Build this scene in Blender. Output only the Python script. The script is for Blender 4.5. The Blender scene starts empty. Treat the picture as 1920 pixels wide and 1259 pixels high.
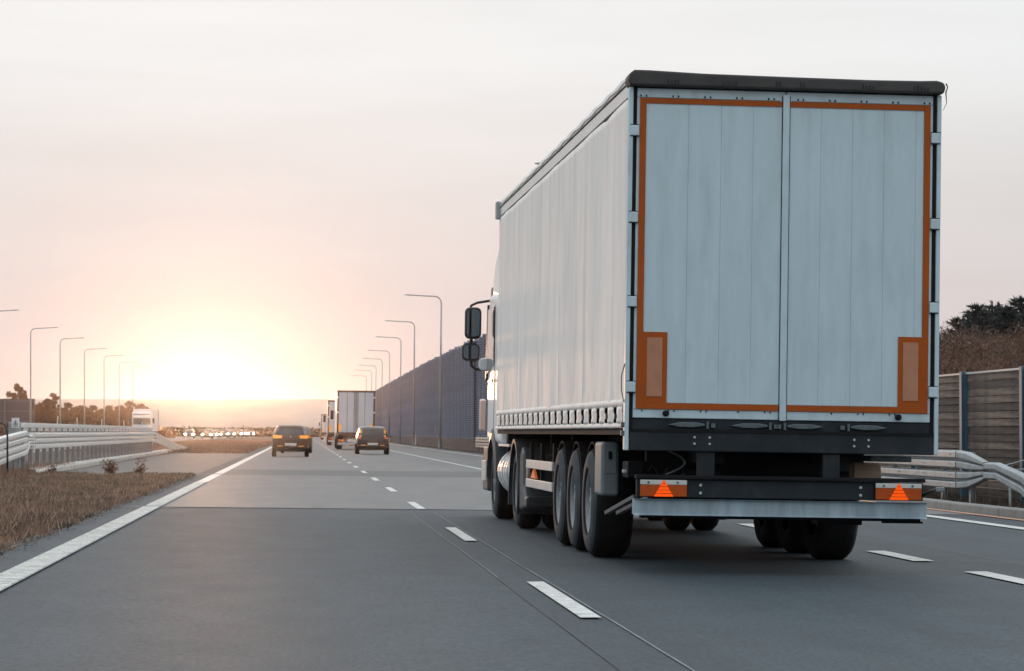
import bpy, bmesh, math, random
import numpy as np
from mathutils import Vector, Matrix, noise as mnoise

random.seed(7)
rng = np.random.default_rng(11)
scene = bpy.context.scene
COL = scene.collection
PI = math.pi
rad = math.radians

# ---------------------------------------------------------------- camera
EYE = 1.145
cam_data = bpy.data.cameras.new('camera')
cam = bpy.data.objects.new('camera', cam_data)
COL.objects.link(cam)
cam.location = (0, 0, EYE)
cam.rotation_euler = (rad(90 + 2.05), 0, -rad(4.452))
cam_data.sensor_width = 36.0
cam_data.lens = 36.0 * 5060 / 1920
cam_data.clip_start = 0.1
cam_data.clip_end = 20000
cam_data.dof.use_dof = True
cam_data.dof.focus_distance = 24.0
cam_data.dof.aperture_fstop = 11.0
scene.camera = cam

# ---------------------------------------------------------------- sky, sun, exposure
SUN_EL, SUN_AZ = rad(0.92), rad(-1.95)          # azimuth from the road direction (+Y), minus = to the left
GLOW_EL, GLOW_AZ = rad(0.55), rad(-2.0)       # centre of the bright aureole on the horizon
def direction(el, az):
    return Vector((math.sin(az) * math.cos(el), math.cos(az) * math.cos(el), math.sin(el)))

world = bpy.data.worlds.new('World')
scene.world = world
world.use_nodes = True
nt = world.node_tree
nt.nodes.clear()
def wn(kind, **kw):
    n = nt.nodes.new(kind)
    for k, v in kw.items():
        setattr(n, k, v)
    return n
def wmath(op, a, b=None, c=None, clamp=False):
    n = wn('ShaderNodeMath', operation=op, use_clamp=clamp)
    for i, v in enumerate((a, b, c)):
        if v is None:
            continue
        if isinstance(v, (int, float)):
            n.inputs[i].default_value = v
        else:
            nt.links.new(v, n.inputs[i])
    return n.outputs[0]
def wvscale(col, fac):
    n = wn('ShaderNodeVectorMath', operation='SCALE')
    if isinstance(col, tuple):
        n.inputs[0].default_value = col
    else:
        nt.links.new(col, n.inputs[0])
    if isinstance(fac, (int, float)):
        n.inputs['Scale'].default_value = fac
    else:
        nt.links.new(fac, n.inputs['Scale'])
    return n.outputs[0]
def wvadd(a, b):
    n = wn('ShaderNodeVectorMath', operation='ADD')
    nt.links.new(a, n.inputs[0]); nt.links.new(b, n.inputs[1])
    return n.outputs[0]
tc = wn('ShaderNodeTexCoord')
dirv = tc.outputs['Generated']
sep = wn('ShaderNodeSeparateXYZ'); nt.links.new(dirv, sep.inputs[0])
elev = wmath('ARCSINE', sep.outputs['Z'])                    # radians
elev_deg = wmath('MULTIPLY', elev, 180 / PI)
# thin overcast veil, brighter and cooler towards the zenith
ramp = wn('ShaderNodeValToRGB')
nt.links.new(wmath('DIVIDE', elev_deg, 90.0, clamp=True), ramp.inputs[0])
stops = [(0.0, (0.50, 0.45, 0.45)), (0.025, (0.51, 0.485, 0.50)), (0.055, (0.55, 0.555, 0.57)),
         (0.085, (0.67, 0.71, 0.73)), (0.11, (0.73, 0.77, 0.79)), (0.25, (1.02, 1.09, 1.13)), (1.0, (1.18, 1.32, 1.44))]
cr = ramp.color_ramp
cr.elements[0].position, cr.elements[0].color = stops[0][0], (*stops[0][1], 1)
cr.elements[1].position, cr.elements[1].color = stops[-1][0], (*stops[-1][1], 1)
for p, c in stops[1:-1]:
    e = cr.elements.new(p); e.color = (*c, 1)
# long faint cloud streaks in the veil
mp = wn('ShaderNodeMapping'); nt.links.new(dirv, mp.inputs[0])
mp.inputs['Scale'].default_value = (5, 5, 46)
mp.inputs['Rotation'].default_value = (rad(3), rad(-4), 0)
cl = wn('ShaderNodeTexNoise'); nt.links.new(mp.outputs[0], cl.inputs['Vector'])
cl.inputs['Scale'].default_value = 1.0; cl.inputs['Detail'].default_value = 6; cl.inputs['Roughness'].default_value = 0.55
streak = wmath('MULTIPLY_ADD', cl.outputs['Fac'], 0.22, 0.80)
veil = wvscale(ramp.outputs['Color'], streak)
# aureole round the low sun behind the veil
dp = wn('ShaderNodeVectorMath', operation='DOT_PRODUCT')
nrm = wn('ShaderNodeVectorMath', operation='NORMALIZE'); nt.links.new(dirv, nrm.inputs[0])
nt.links.new(nrm.outputs[0], dp.inputs[0])
dp.inputs[1].default_value = direction(GLOW_EL, GLOW_AZ)
ang = wmath('MULTIPLY', wmath('ARCCOSINE', wmath('MINIMUM', dp.outputs['Value'], 0.9999999)), 180 / PI)
def lobe(width, power, amount, colour):
    x = wmath('POWER', wmath('DIVIDE', ang, width), power)
    return wvscale(colour, wmath('MULTIPLY', wmath('EXPONENT', wmath('MULTIPLY', x, -1.0)), amount))
glow = wvadd(wvadd(lobe(0.75, 1.5, 0.36, (1.0, 0.90, 0.72)), lobe(1.4, 1.2, 0.16, (1.0, 0.78, 0.54))),
             wvadd(lobe(3.5, 1.0, 0.05, (1.0, 0.74, 0.58)), lobe(50.0, 1.8, 0.22, (1.0, 0.92, 0.87))))
nishita = wn('ShaderNodeTexSky', sky_type='NISHITA', sun_disc=False)
nishita.sun_elevation = SUN_EL
nishita.sun_rotation = SUN_AZ
nishita.air_density = 1.0; nishita.dust_density = 2.0
total = wvadd(wvadd(veil, glow), wvscale(nishita.outputs['Color'], 0.008))
bg = wn('ShaderNodeBackground'); nt.links.new(total, bg.inputs['Color'])
bg.inputs['Strength'].default_value = 1.0
wo = wn('ShaderNodeOutputWorld'); nt.links.new(bg.outputs[0], wo.inputs['Surface'])

sun_data = bpy.data.lights.new('sun', 'SUN')
sun_data.energy = 0.45
sun_data.angle = rad(1.2)
sun_data.color = (1.0, 0.52, 0.27)
sun = bpy.data.objects.new('sun', sun_data); COL.objects.link(sun)
sun.rotation_euler = direction(SUN_EL, SUN_AZ).to_track_quat('Z', 'Y').to_euler()
sun.location = (-10, 60, 40)

scene.view_settings.view_transform = 'Standard'
scene.view_settings.look = 'None'
scene.view_settings.exposure = 0.0
scene.view_settings.gamma = 1.0
scene.view_settings.use_curve_mapping = False
scene.render.engine = 'CYCLES'
cy = scene.cycles
cy.use_denoising = True
try:
    cy.denoiser = 'OPENIMAGEDENOISE'
except Exception:
    pass
cy.max_bounces = 6; cy.diffuse_bounces = 3; cy.glossy_bounces = 3; cy.transmission_bounces = 4
cy.volume_bounces = 0; cy.transparent_max_bounces = 8
cy.sample_clamp_indirect = 4.0

# ---------------------------------------------------------------- materials
MATS = {}
def mat(name, base, rough=0.5, metal=0.0, spec=0.5, var=0.0, vscale=4.0, stretch=(1, 1, 1), bump=0.0, bscale=60.0,
        emit=None, estr=0.0, dirt=None, dirt_amt=0.0, dscale=1.5, dstretch=(1, 1, 1), speck=0.0, sscale=180.0, trans=0.0, coord='Object', rvar=0.0):
    m = bpy.data.materials.new(name); m.use_nodes = True
    t = m.node_tree; N = t.nodes; L = t.links
    b = N['Principled BSDF']
    b.inputs['Base Color'].default_value = (*base, 1)
    b.inputs['Roughness'].default_value = rough
    b.inputs['Metallic'].default_value = metal
    b.inputs['Specular IOR Level'].default_value = spec
    if trans:
        b.inputs['Transmission Weight'].default_value = trans
    if emit:
        b.inputs['Emission Color'].default_value = (*emit, 1)
        b.inputs['Emission Strength'].default_value = estr
    c = None
    def tex(scale, st, detail=5, rough_=0.6):
        tcn = N.new('ShaderNodeTexCoord'); mpn = N.new('ShaderNodeMapping')
        L.new(tcn.outputs[coord], mpn.inputs[0]); mpn.inputs['Scale'].default_value = st
        nz = N.new('ShaderNodeTexNoise'); L.new(mpn.outputs[0], nz.inputs['Vector'])
        nz.inputs['Scale'].default_value = scale; nz.inputs['Detail'].default_value = detail; nz.inputs['Roughness'].default_value = rough_
        return nz.outputs['Fac']
    def mixc(fac, a, bcol, mode='MIX'):
        mx = N.new('ShaderNodeMix'); mx.data_type = 'RGBA'; mx.blend_type = mode
        if isinstance(fac, float): mx.inputs[0].default_value = fac
        else: L.new(fac, mx.inputs[0])
        for i, v in ((6, a), (7, bcol)):
            if isinstance(v, tuple): mx.inputs[i].default_value = (*v, 1)
            else: L.new(v, mx.inputs[i])
        return mx.outputs[2]
    def rampf(fac, lo, hi):
        mr = N.new('ShaderNodeMapRange'); L.new(fac, mr.inputs[0])
        mr.inputs[1].default_value = lo; mr.inputs[2].default_value = hi
        return mr.outputs[0]
    c = base
    if var:
        f = rampf(tex(vscale, stretch), 0.3, 0.7)
        c = mixc(f, tuple(x * (1 - var) for x in base), tuple(min(1, x * (1 + var)) for x in base))
    if speck:
        f = rampf(tex(sscale, (1, 1, 1), 2, 0.8), 0.35, 0.65)
        k = N.new('ShaderNodeMapRange'); L.new(f, k.inputs[0]); k.inputs[3].default_value = 1 - speck; k.inputs[4].default_value = 1 + speck
        vm = N.new('ShaderNodeVectorMath'); vm.operation = 'SCALE'
        if isinstance(c, tuple): vm.inputs[0].default_value = c
        else: L.new(c, vm.inputs[0])
        L.new(k.outputs[0], vm.inputs['Scale']); c = vm.outputs[0]
    if dirt:
        f = rampf(tex(dscale, dstretch, 7, 0.62), 0.48, 0.78)
        mu = N.new('ShaderNodeMath'); mu.operation = 'MULTIPLY'; L.new(f, mu.inputs[0]); mu.inputs[1].default_value = dirt_amt
        c = mixc(mu.outputs[0], c, dirt)
    if not isinstance(c, tuple):
        L.new(c, b.inputs['Base Color'])
    if rvar:
        f = tex(vscale * 1.7, stretch)
        k = N.new('ShaderNodeMapRange'); L.new(f, k.inputs[0]); k.inputs[3].default_value = max(0.02, rough - rvar); k.inputs[4].default_value = min(1, rough + rvar)
        L.new(k.outputs[0], b.inputs['Roughness'])
    if bump:
        bp = N.new('ShaderNodeBump'); bp.inputs['Strength'].default_value = bump; bp.inputs['Distance'].default_value = 0.01
        L.new(tex(bscale, stretch if coord == 'Object' else (1, 1, 1), 4), bp.inputs['Height']); L.new(bp.outputs[0], b.inputs['Normal'])
    MATS[name] = m
    return m

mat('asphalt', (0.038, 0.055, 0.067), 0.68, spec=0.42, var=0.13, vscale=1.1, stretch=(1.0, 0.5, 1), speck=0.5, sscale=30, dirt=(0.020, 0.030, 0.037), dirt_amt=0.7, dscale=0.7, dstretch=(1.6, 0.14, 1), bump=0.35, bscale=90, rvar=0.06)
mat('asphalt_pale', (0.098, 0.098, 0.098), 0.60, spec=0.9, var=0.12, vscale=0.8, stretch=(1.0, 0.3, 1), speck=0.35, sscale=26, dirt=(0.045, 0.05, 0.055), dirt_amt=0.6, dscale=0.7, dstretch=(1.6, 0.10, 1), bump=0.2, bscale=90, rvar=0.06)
mat('asphalt_dark', (0.048, 0.052, 0.055), 0.58, spec=0.6, var=0.12, vscale=0.6, stretch=(1.0, 0.3, 1), speck=0.2, sscale=60, bump=0.3, bscale=90)
mat('asphalt_slip', (0.078, 0.076, 0.074), 0.62, var=0.15, vscale=0.8, stretch=(1, 0.25, 1), speck=0.35, sscale=55, bump=0.45, bscale=80)
mat('road_joint_fill', (0.24, 0.235, 0.23), 0.7, var=0.3, vscale=2)
mat('seam_tar', (0.026, 0.031, 0.036), 0.58, spec=0.6)
mat('seam_grout', (0.20, 0.215, 0.225), 0.58, spec=0.7, var=0.5, vscale=1.2, bump=0.35, bscale=90)
mat('road_paint', (0.66, 0.66, 0.63), 0.6, var=0.10, vscale=3, dirt=(0.20, 0.20, 0.195), dirt_amt=0.7, dscale=5.0, speck=0.2, sscale=45)
mat('strip_orange', (0.62, 0.30, 0.16), 0.6, var=0.15)
mat('concrete', (0.50, 0.47, 0.43), 0.85, var=0.18, vscale=2, dirt=(0.22, 0.19, 0.16), dirt_amt=0.5, dscale=1.2, bump=0.3, bscale=30)
mat('concrete_grey', (0.27, 0.27, 0.26), 0.85, var=0.2, vscale=2, dirt=(0.12, 0.11, 0.10), dirt_amt=0.6, dscale=1.2, bump=0.3, bscale=30)
mat('soil', (0.085, 0.062, 0.044), 0.95, var=0.4, vscale=1.2, speck=0.35, sscale=12, bump=0.6, bscale=8)
mat('field', (0.16, 0.125, 0.075), 0.95, var=0.3, vscale=0.05, speck=0.3, sscale=2)
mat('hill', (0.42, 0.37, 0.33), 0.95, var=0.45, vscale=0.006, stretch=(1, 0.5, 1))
mat('grass_dry', (0.29, 0.182, 0.128), 0.85, var=0.55, vscale=2.2)
mat('clover', (0.085, 0.095, 0.045), 0.8, var=0.4, vscale=3)
mat('grit', (0.16, 0.13, 0.11), 0.9, var=0.4, vscale=9)
mat('straw', (0.52, 0.40, 0.28), 0.8, var=0.3, vscale=2)
mat('grass_dark', (0.095, 0.068, 0.05), 0.85, var=0.5, vscale=1.3)
mat('weed', (0.13, 0.065, 0.03), 0.85, var=0.4, vscale=9)
mat('barrier_steel', (0.86, 0.83, 0.80), 0.45, metal=0.15, var=0.12, vscale=3, dirt=(0.50, 0.42, 0.36), dirt_amt=0.4, dscale=3)
mat('galvanised', (0.33, 0.365, 0.385), 0.42, metal=0.35, var=0.18, vscale=5, dirt=(0.25, 0.22, 0.19), dirt_amt=0.5, dscale=3)
mat('post_steel', (0.34, 0.33, 0.33), 0.5, metal=0.3, var=0.2, vscale=4)
mat('pole_steel', (0.30, 0.31, 0.33), 0.45, metal=0.5, var=0.1)
mat('black_pipe', (0.02, 0.02, 0.022), 0.4)
mat('noise_wall', (0.205, 0.27, 0.375), 0.85, spec=0.2, var=0.3, vscale=1.1, dirt=(0.06, 0.07, 0.10), dirt_amt=0.6, dscale=0.9)
mat('noise_wall_back', (0.045, 0.05, 0.062), 0.8)
mat('noise_wall_plinth', (0.075, 0.066, 0.070), 0.9, var=0.3, vscale=1)
for i, c in enumerate(((0.120, 0.086, 0.066), (0.165, 0.125, 0.100), (0.082, 0.062, 0.050))):
    mat('wood_%d' % i, c, 0.85, var=0.5, vscale=5, stretch=(1, 0.12, 2.0), dirt=(0.022, 0.018, 0.016), dirt_amt=0.85, dscale=5, dstretch=(1, 0.35, 1.5), bump=0.5, bscale=12)
mat('blue_post', (0.045, 0.125, 0.19), 0.45, var=0.15, vscale=4, dirt=(0.10, 0.10, 0.10), dirt_amt=0.3)
mat('wall_cap', (0.52, 0.52, 0.50), 0.5, metal=0.2, var=0.1)
mat('bark', (0.055, 0.042, 0.034), 0.9, var=0.3)
mat('needles', (0.028, 0.036, 0.034), 0.8, var=0.5, vscale=1.5)
mat('twig_brown', (0.165, 0.092, 0.062), 0.85, var=0.45, vscale=0.9)
mat('twig_grey', (0.085, 0.066, 0.056), 0.85, var=0.4, vscale=0.9)
mat('leaf_rust', (0.145, 0.062, 0.028), 0.85, var=0.45, vscale=0.6)
mat('far_wood', (0.06, 0.048, 0.035), 0.9, var=0.4, vscale=0.1)
# truck
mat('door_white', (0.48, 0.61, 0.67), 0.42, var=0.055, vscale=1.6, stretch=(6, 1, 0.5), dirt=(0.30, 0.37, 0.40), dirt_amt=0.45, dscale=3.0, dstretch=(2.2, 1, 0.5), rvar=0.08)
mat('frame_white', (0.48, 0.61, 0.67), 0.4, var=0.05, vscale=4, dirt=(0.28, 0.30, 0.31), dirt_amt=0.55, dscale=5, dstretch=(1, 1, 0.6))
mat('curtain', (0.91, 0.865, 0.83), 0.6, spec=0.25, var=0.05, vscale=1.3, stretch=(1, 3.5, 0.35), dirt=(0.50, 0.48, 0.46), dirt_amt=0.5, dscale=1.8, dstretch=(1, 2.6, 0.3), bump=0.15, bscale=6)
mat('curtain_band', (0.86, 0.81, 0.775), 0.5, var=0.04)
mat('cap_dark', (0.030, 0.029, 0.029), 0.55, var=0.2, vscale=4, dirt=(0.07, 0.06, 0.055), dirt_amt=0.5, dscale=5)
mat('roof_tarp', (0.78, 0.76, 0.74), 0.5, var=0.1)
mat('tape_orange', (0.36, 0.075, 0.008), 0.6, spec=0.2, var=0.10, vscale=3, dirt=(0.20, 0.07, 0.03), dirt_amt=0.4, dscale=4)
mat('tape_salmon', (0.42, 0.185, 0.105), 0.5, var=0.12, vscale=9, dirt=(0.25, 0.14, 0.09), dirt_amt=0.4, dscale=7)
mat('chassis_blue', (0.010, 0.016, 0.022), 0.6, spec=0.3, var=0.25, vscale=4, dirt=(0.055, 0.06, 0.065), dirt_amt=0.45, dscale=3)
mat('chassis_black', (0.007, 0.008, 0.010), 0.7, spec=0.2, var=0.3, vscale=4)
mat('latch_steel', (0.10, 0.13, 0.145), 0.45, metal=0.5, var=0.2, vscale=20)
mat('bolt_steel', (0.5, 0.52, 0.53), 0.4, metal=0.5)
mat('bumper_zinc', (0.26, 0.335, 0.385), 0.5, metal=0.1, var=0.25, vscale=2.4, stretch=(3.0, 1, 0.6), dirt=(0.34, 0.46, 0.54), dirt_amt=0.7, dscale=5, dstretch=(3, 1, 0.35), bump=0.05)
mat('lamp_clear', (0.50, 0.52, 0.50), 0.25, var=0.1)
mat('lamp_red', (0.32, 0.055, 0.008), 0.45, spec=0.2, var=0.15, vscale=20, emit=(1.0, 0.20, 0.02), estr=0.03)
mat('triangle_glow', (0.75, 0.08, 0.005), 0.6, spec=0.1, emit=(1.0, 0.095, 0.004), estr=0.6)  # reflector, not a lamp: its bright look is added as emission
mat('tyre', (0.010, 0.010, 0.011), 0.85, spec=0.2, var=0.25, vscale=8, dirt=(0.022, 0.023, 0.024), dirt_amt=0.5, dscale=6)
mat('sidewall', (0.045, 0.055, 0.062), 0.75, spec=0.3, var=0.25, vscale=7, dirt=(0.085, 0.098, 0.105), dirt_amt=0.7, dscale=5)
mat('rim_grey', (0.22, 0.25, 0.27), 0.45, metal=0.3, var=0.25, vscale=6, dirt=(0.05, 0.05, 0.05), dirt_amt=0.6, dscale=6)
mat('box_grey', (0.15, 0.185, 0.205), 0.5, var=0.12, vscale=5)
mat('rail_alu', (0.56, 0.58, 0.58), 0.4, metal=0.2, var=0.08, dirt=(0.3, 0.3, 0.3), dirt_amt=0.4)
mat('fender_grey', (0.045, 0.052, 0.060), 0.42, var=0.15, vscale=4, dirt=(0.10, 0.095, 0.09), dirt_amt=0.4)
mat('tank_tan', (0.42, 0.30, 0.22), 0.5, var=0.15)
mat('tank_alu', (0.62, 0.66, 0.68), 0.3, metal=0.6, var=0.05)
mat('cab_white', (0.80, 0.815, 0.825), 0.28, var=0.02)
mat('glass_dark', (0.012, 0.015, 0.02), 0.06, spec=0.7)
mat('mirror_glass', (0.13, 0.165, 0.20), 0.03, metal=1.0)
mat('mirror_black', (0.014, 0.013, 0.014), 0.35)
mat('deflector_sunlit_pink', (0.72, 0.50, 0.42), 0.3)  # white cab corner with the low sunlight put into its colour
# other vehicles
mat('car_dark', (0.095, 0.052, 0.027), 0.22, spec=0.7)
mat('car_maroon', (0.035, 0.022, 0.024), 0.24, spec=0.7)
mat('car_silver', (0.35, 0.35, 0.36), 0.3, metal=0.4)
mat('car_glass', (0.02, 0.02, 0.022), 0.08, spec=0.8)
mat('car_plastic', (0.018, 0.017, 0.017), 0.55)
mat('tail_amber', (0.50, 0.17, 0.02), 0.3, emit=(1.0, 0.42, 0.05), estr=0.55)
mat('tail_red', (0.33, 0.06, 0.02), 0.3, emit=(1.0, 0.22, 0.03), estr=0.25)
mat('plate_white', (0.72, 0.70, 0.66), 0.5)
mat('headlight', (0.9, 0.88, 0.8), 0.3, emit=(1.0, 0.93, 0.78), estr=130)
mat('truck_white', (0.72, 0.71, 0.70), 0.4, var=0.06, vscale=1)
mat('truck_door', (0.66, 0.66, 0.70), 0.4, var=0.06, vscale=1)
mat('truck_frame', (0.095, 0.048, 0.030), 0.5, var=0.2)
mat('truck_under', (0.030, 0.020, 0.018), 0.7)
mat('sign_back', (0.10, 0.085, 0.10), 0.6, var=0.1)
mat('sign_rail', (0.16, 0.14, 0.15), 0.5)
mat('sign_white', (0.75, 0.76, 0.77), 0.5)
mat('sign_ink', (0.05, 0.045, 0.05), 0.6)
mat('sign_red', (0.40, 0.10, 0.07), 0.5)
M = MATS

# ---------------------------------------------------------------- mesh helpers
class MB:
    """collects shapes; build() links them as one mesh object"""
    def __init__(self):
        self.v = []; self.f = []
    def add(self, vs, fs):
        o = len(self.v)
        self.v += [tuple(p) for p in vs]
        self.f += [tuple(i + o for i in f) for f in fs]
        return self
    def box(self, x0, x1, y0, y1, z0, z1):
        if x0 > x1: x0, x1 = x1, x0
        if y0 > y1: y0, y1 = y1, y0
        if z0 > z1: z0, z1 = z1, z0
        return self.add([(x0, y0, z0), (x1, y0, z0), (x1, y1, z0), (x0, y1, z0), (x0, y0, z1), (x1, y0, z1), (x1, y1, z1), (x0, y1, z1)],
                        [(0, 3, 2, 1), (4, 5, 6, 7), (0, 1, 5, 4), (1, 2, 6, 5), (2, 3, 7, 6), (3, 0, 4, 7)])
    def prism(self, poly, a, b, axis='y'):
        """poly of 2D points extruded along axis between a and b"""
        n = len(poly)
        def p3(p, t):
            if axis == 'y': return (p[0], t, p[1])
            if axis == 'x': return (t, p[0], p[1])
            return (p[0], p[1], t)
        vs = [p3(p, a) for p in poly] + [p3(p, b) for p in poly]
        fs = [tuple(range(n)), tuple(range(2 * n - 1, n - 1, -1))]
        fs += [(i, i + n, (i + 1) % n + n, (i + 1) % n) for i in range(n)]
        return self.add(vs, fs)
    def tube(self, pts, radii, n=10, caps=True):
        pts = [Vector(p) for p in pts]
        if isinstance(radii, (int, float)): radii = [radii] * len(pts)
        vs = []; fs = []
        up = None
        for i, p in enumerate(pts):
            t = (pts[min(i + 1, len(pts) - 1)] - pts[max(i - 1, 0)])
            t.normalize()
            if up is None:
                ref = Vector((0, 0, 1)) if abs(t.z) < 0.9 else Vector((1, 0, 0))
                up = t.cross(ref).normalized()
            up = (up - t * up.dot(t)).normalized()
            side = t.cross(up)
            for k in range(n):
                a = 2 * PI * k / n
                vs.append(p + (up * math.cos(a) + side * math.sin(a)) * radii[i])
        for i in range(len(pts) - 1):
            for k in range(n):
                fs.append((i * n + k, i * n + (k + 1) % n, (i + 1) * n + (k + 1) % n, (i + 1) * n + k))
        if caps:
            fs.append(tuple(range(n - 1, -1, -1)))
            fs.append(tuple(range((len(pts) - 1) * n, len(pts) * n)))
        return self.add(vs, fs)
    def lathe_x(self, prof, cx, cy, cz, n=40):
        """profile (x offset, radius) turned about the x axis"""
        vs = []; fs = []
        for (x, r) in prof:
            for k in range(n):
                a = 2 * PI * k / n
                vs.append((cx + x, cy + r * math.cos(a), cz + r * math.sin(a)))
        for i in range(len(prof) - 1):
            for k in range(n):
                fs.append((i * n + k, i * n + (k + 1) % n, (i + 1) * n + (k + 1) % n, (i + 1) * n + k))
        return self.add(vs, fs)
    def loft(self, rings, cap=True, closed=True):
        n = len(rings[0]); vs = [p for r in rings for p in r]; fs = []
        for i in range(len(rings) - 1):
            for k in range(n if closed else n - 1):
                fs.append((i * n + k, i * n + (k + 1) % n, (i + 1) * n + (k + 1) % n, (i + 1) * n + k))
        if cap:
            fs.append(tuple(range(n - 1, -1, -1)))
            fs.append(tuple(range((len(rings) - 1) * n, len(rings) * n)))
        return self.add(vs, fs)
    def build(self, name, material, parent=None, bevel=0.0, smooth=False, sub=0, segs=2):
        me = bpy.data.meshes.new(name)
        me.from_pydata(self.v, [], self.f)
        me.materials.append(M[material])
        bm = bmesh.new(); bm.from_mesh(me)
        bmesh.ops.recalc_face_normals(bm, faces=bm.faces[:])
        bm.to_mesh(me); bm.free()
        if smooth:
            me.polygons.foreach_set('use_smooth', [True] * len(me.polygons))
        me.update()
        o = bpy.data.objects.new(name, me); COL.objects.link(o)
        if parent: o.parent = parent
        if bevel:
            b = o.modifiers.new('edge', 'BEVEL'); b.width = bevel; b.segments = segs; b.limit_method = 'ANGLE'; b.angle_limit = rad(40)
        if sub:
            s = o.modifiers.new('smooth', 'SUBSURF'); s.levels = sub; s.render_levels = sub
        return o

def tri_mesh(name, verts, tris, material, parent=None):
    """large soups of triangles, fast"""
    me = bpy.data.meshes.new(name)
    nv, nf = len(verts), len(tris)
    me.vertices.add(nv); me.vertices.foreach_set('co', np.asarray(verts, dtype=np.float32).ravel())
    me.loops.add(nf * 3); me.loops.foreach_set('vertex_index', np.asarray(tris, dtype=np.int32).ravel())
    me.polygons.add(nf)
    me.polygons.foreach_set('loop_start', np.arange(0, nf * 3, 3, dtype=np.int32))
    me.polygons.foreach_set('loop_total', np.full(nf, 3, dtype=np.int32))
    me.materials.append(M[material]); me.update(calc_edges=True); me.validate()
    o = bpy.data.objects.new(name, me); COL.objects.link(o)
    if parent: o.parent = parent
    return o
def tag(o, label=None, category=None, group=None, kind=None):
    if label: o['label'] = label
    if category: o['category'] = category
    if group: o['group'] = group
    if kind: o['kind'] = kind
    return o
def thing(name, label, category, loc=(0, 0, 0), rot=(0, 0, 0), group=None):
    o = bpy.data.objects.new(name, None); COL.objects.link(o)
    o.location = loc; o.rotation_euler = rot; o.empty_display_size = 0.2
    return tag(o, label, category, group)
def copy_tree(o, parent=None):
    c = o.copy(); COL.objects.link(c); c.parent = parent
    for ch in list(o.children):
        copy_tree(ch, c)
    return c
def twin(o, parent, loc=None):
    """another piece alike: shares the mesh"""
    c = o.copy(); COL.objects.link(c); c.parent = parent
    if loc is not None: c.location = loc
    for ch in list(o.children):
        twin(ch, c)
    return c

FALL = 0.012                                     # crossfall of the carriageway to the right
def gz(x):
    if x < -12: return 0.144
    return -FALL * min(x, 14)
def sheet(name, x0, x1, y0, y1, material, lift, nx=1, ny=1, parent=None):
    xs = np.linspace(x0, x1, nx + 1); ys = np.linspace(y0, y1, ny + 1)
    mb = MB()
    vs = [(x, y, gz(x) + lift) for y in ys for x in xs]
    fs = [(j * (nx + 1) + i, j * (nx + 1) + i + 1, (j + 1) * (nx + 1) + i + 1, (j + 1) * (nx + 1) + i) for j in range(ny) for i in range(nx)]
    mb.add(vs, fs)
    o = mb.build(name, material, parent)
    if parent is None: o['kind'] = 'structure'
    return o

# ---------------------------------------------------------------- ground, roads, markings
def ground():
    xs = [-700, -300, -60, -28, -12.001, -12, -2.4, 14, 30, 300, 700]
    ys = [-100, 0, 200, 600, 1040]
    vs = []; fs = []
    for y in ys:
        for x in xs:
            vs.append((x, y, gz(x) - 0.03))
    n = len(xs)
    for j in range(len(ys) - 1):
        for i in range(n - 1):
            fs.append((j * n + i, j * n + i + 1, (j + 1) * n + i + 1, (j + 1) * n + i))
    o = MB().add(vs, fs).build('ground', 'field'); o['kind'] = 'structure'
ground()
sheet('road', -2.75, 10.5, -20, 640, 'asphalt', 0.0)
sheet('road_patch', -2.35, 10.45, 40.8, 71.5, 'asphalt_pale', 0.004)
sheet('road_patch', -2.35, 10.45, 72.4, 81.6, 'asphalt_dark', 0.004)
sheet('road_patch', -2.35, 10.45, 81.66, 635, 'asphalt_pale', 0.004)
sheet('road_joint', -2.75, 10.45, 40.64, 40.80, 'road_joint_fill', 0.008)
sheet('road_joint', -2.75, 10.45, 71.5, 72.4, 'asphalt_dark', 0.008)
sheet('crossover_road', -6.4, -2.751, 67.5, 139, 'asphalt_slip', 0.004)
sheet('opposite_road', -25.5, -13.0, -20, 640, 'asphalt_pale', 0.006)
# longitudinal joints beside the dashed line
def seam(x, y0, y1, w, material, wob):
    mb = MB(); n = int((y1 - y0) / 0.5); vs = []; fs = []
    for i in range(n + 1):
        y = y0 + (y1 - y0) * i / n
        d = mnoise.noise(Vector((x * 9, y * 0.35, 0))) * wob
        ww = w * (0.65 + 0.6 * abs(mnoise.noise(Vector((x, y * 0.9, 4)))))
        vs += [(x + d - ww / 2, y, gz(x) + 0.008), (x + d + ww / 2, y, gz(x) + 0.008)]
    fs = [(2 * i, 2 * i + 1, 2 * i + 3, 2 * i + 2) for i in range(n)]
    o = mb.add(vs, fs).build('road_seam', material); o['kind'] = 'structure'
seam(1.55, 11, 21.5, 0.010, 'seam_tar', 0.008)
seam(1.56, 21.5, 38.0, 0.010, 'seam_grout', 0.008)
seam(1.91, 11, 39.0, 0.014, 'seam_grout', 0.008)
seam(6.6, 20, 40.4, 0.012, 'seam_tar', 0.03)
def ribbed_line():
    mb = MB()
    x0, x1 = -2.33, -2.09
    for y0, y1 in ((12, 40.4), (40.85, 71.4), (72.5, 600)):
        mb.add([(x0, y0, gz(x0) + 0.012), (x1, y0, gz(x1) + 0.012), (x1, y1, gz(x1) + 0.012), (x0, y1, gz(x0) + 0.012)], [(0, 1, 2, 3)])
    y = 12.0
    while y < 60:
        if not (40.3 < y < 40.9):
            mb.box(x0 - 0.004, x1 + 0.004, y, y + 0.11, gz(x0) + 0.010, gz(x0) + 0.021)
        y += 0.22
    o = mb.build('edge_line', 'road_paint'); o['kind'] = 'structure'
ribbed_line()
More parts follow.
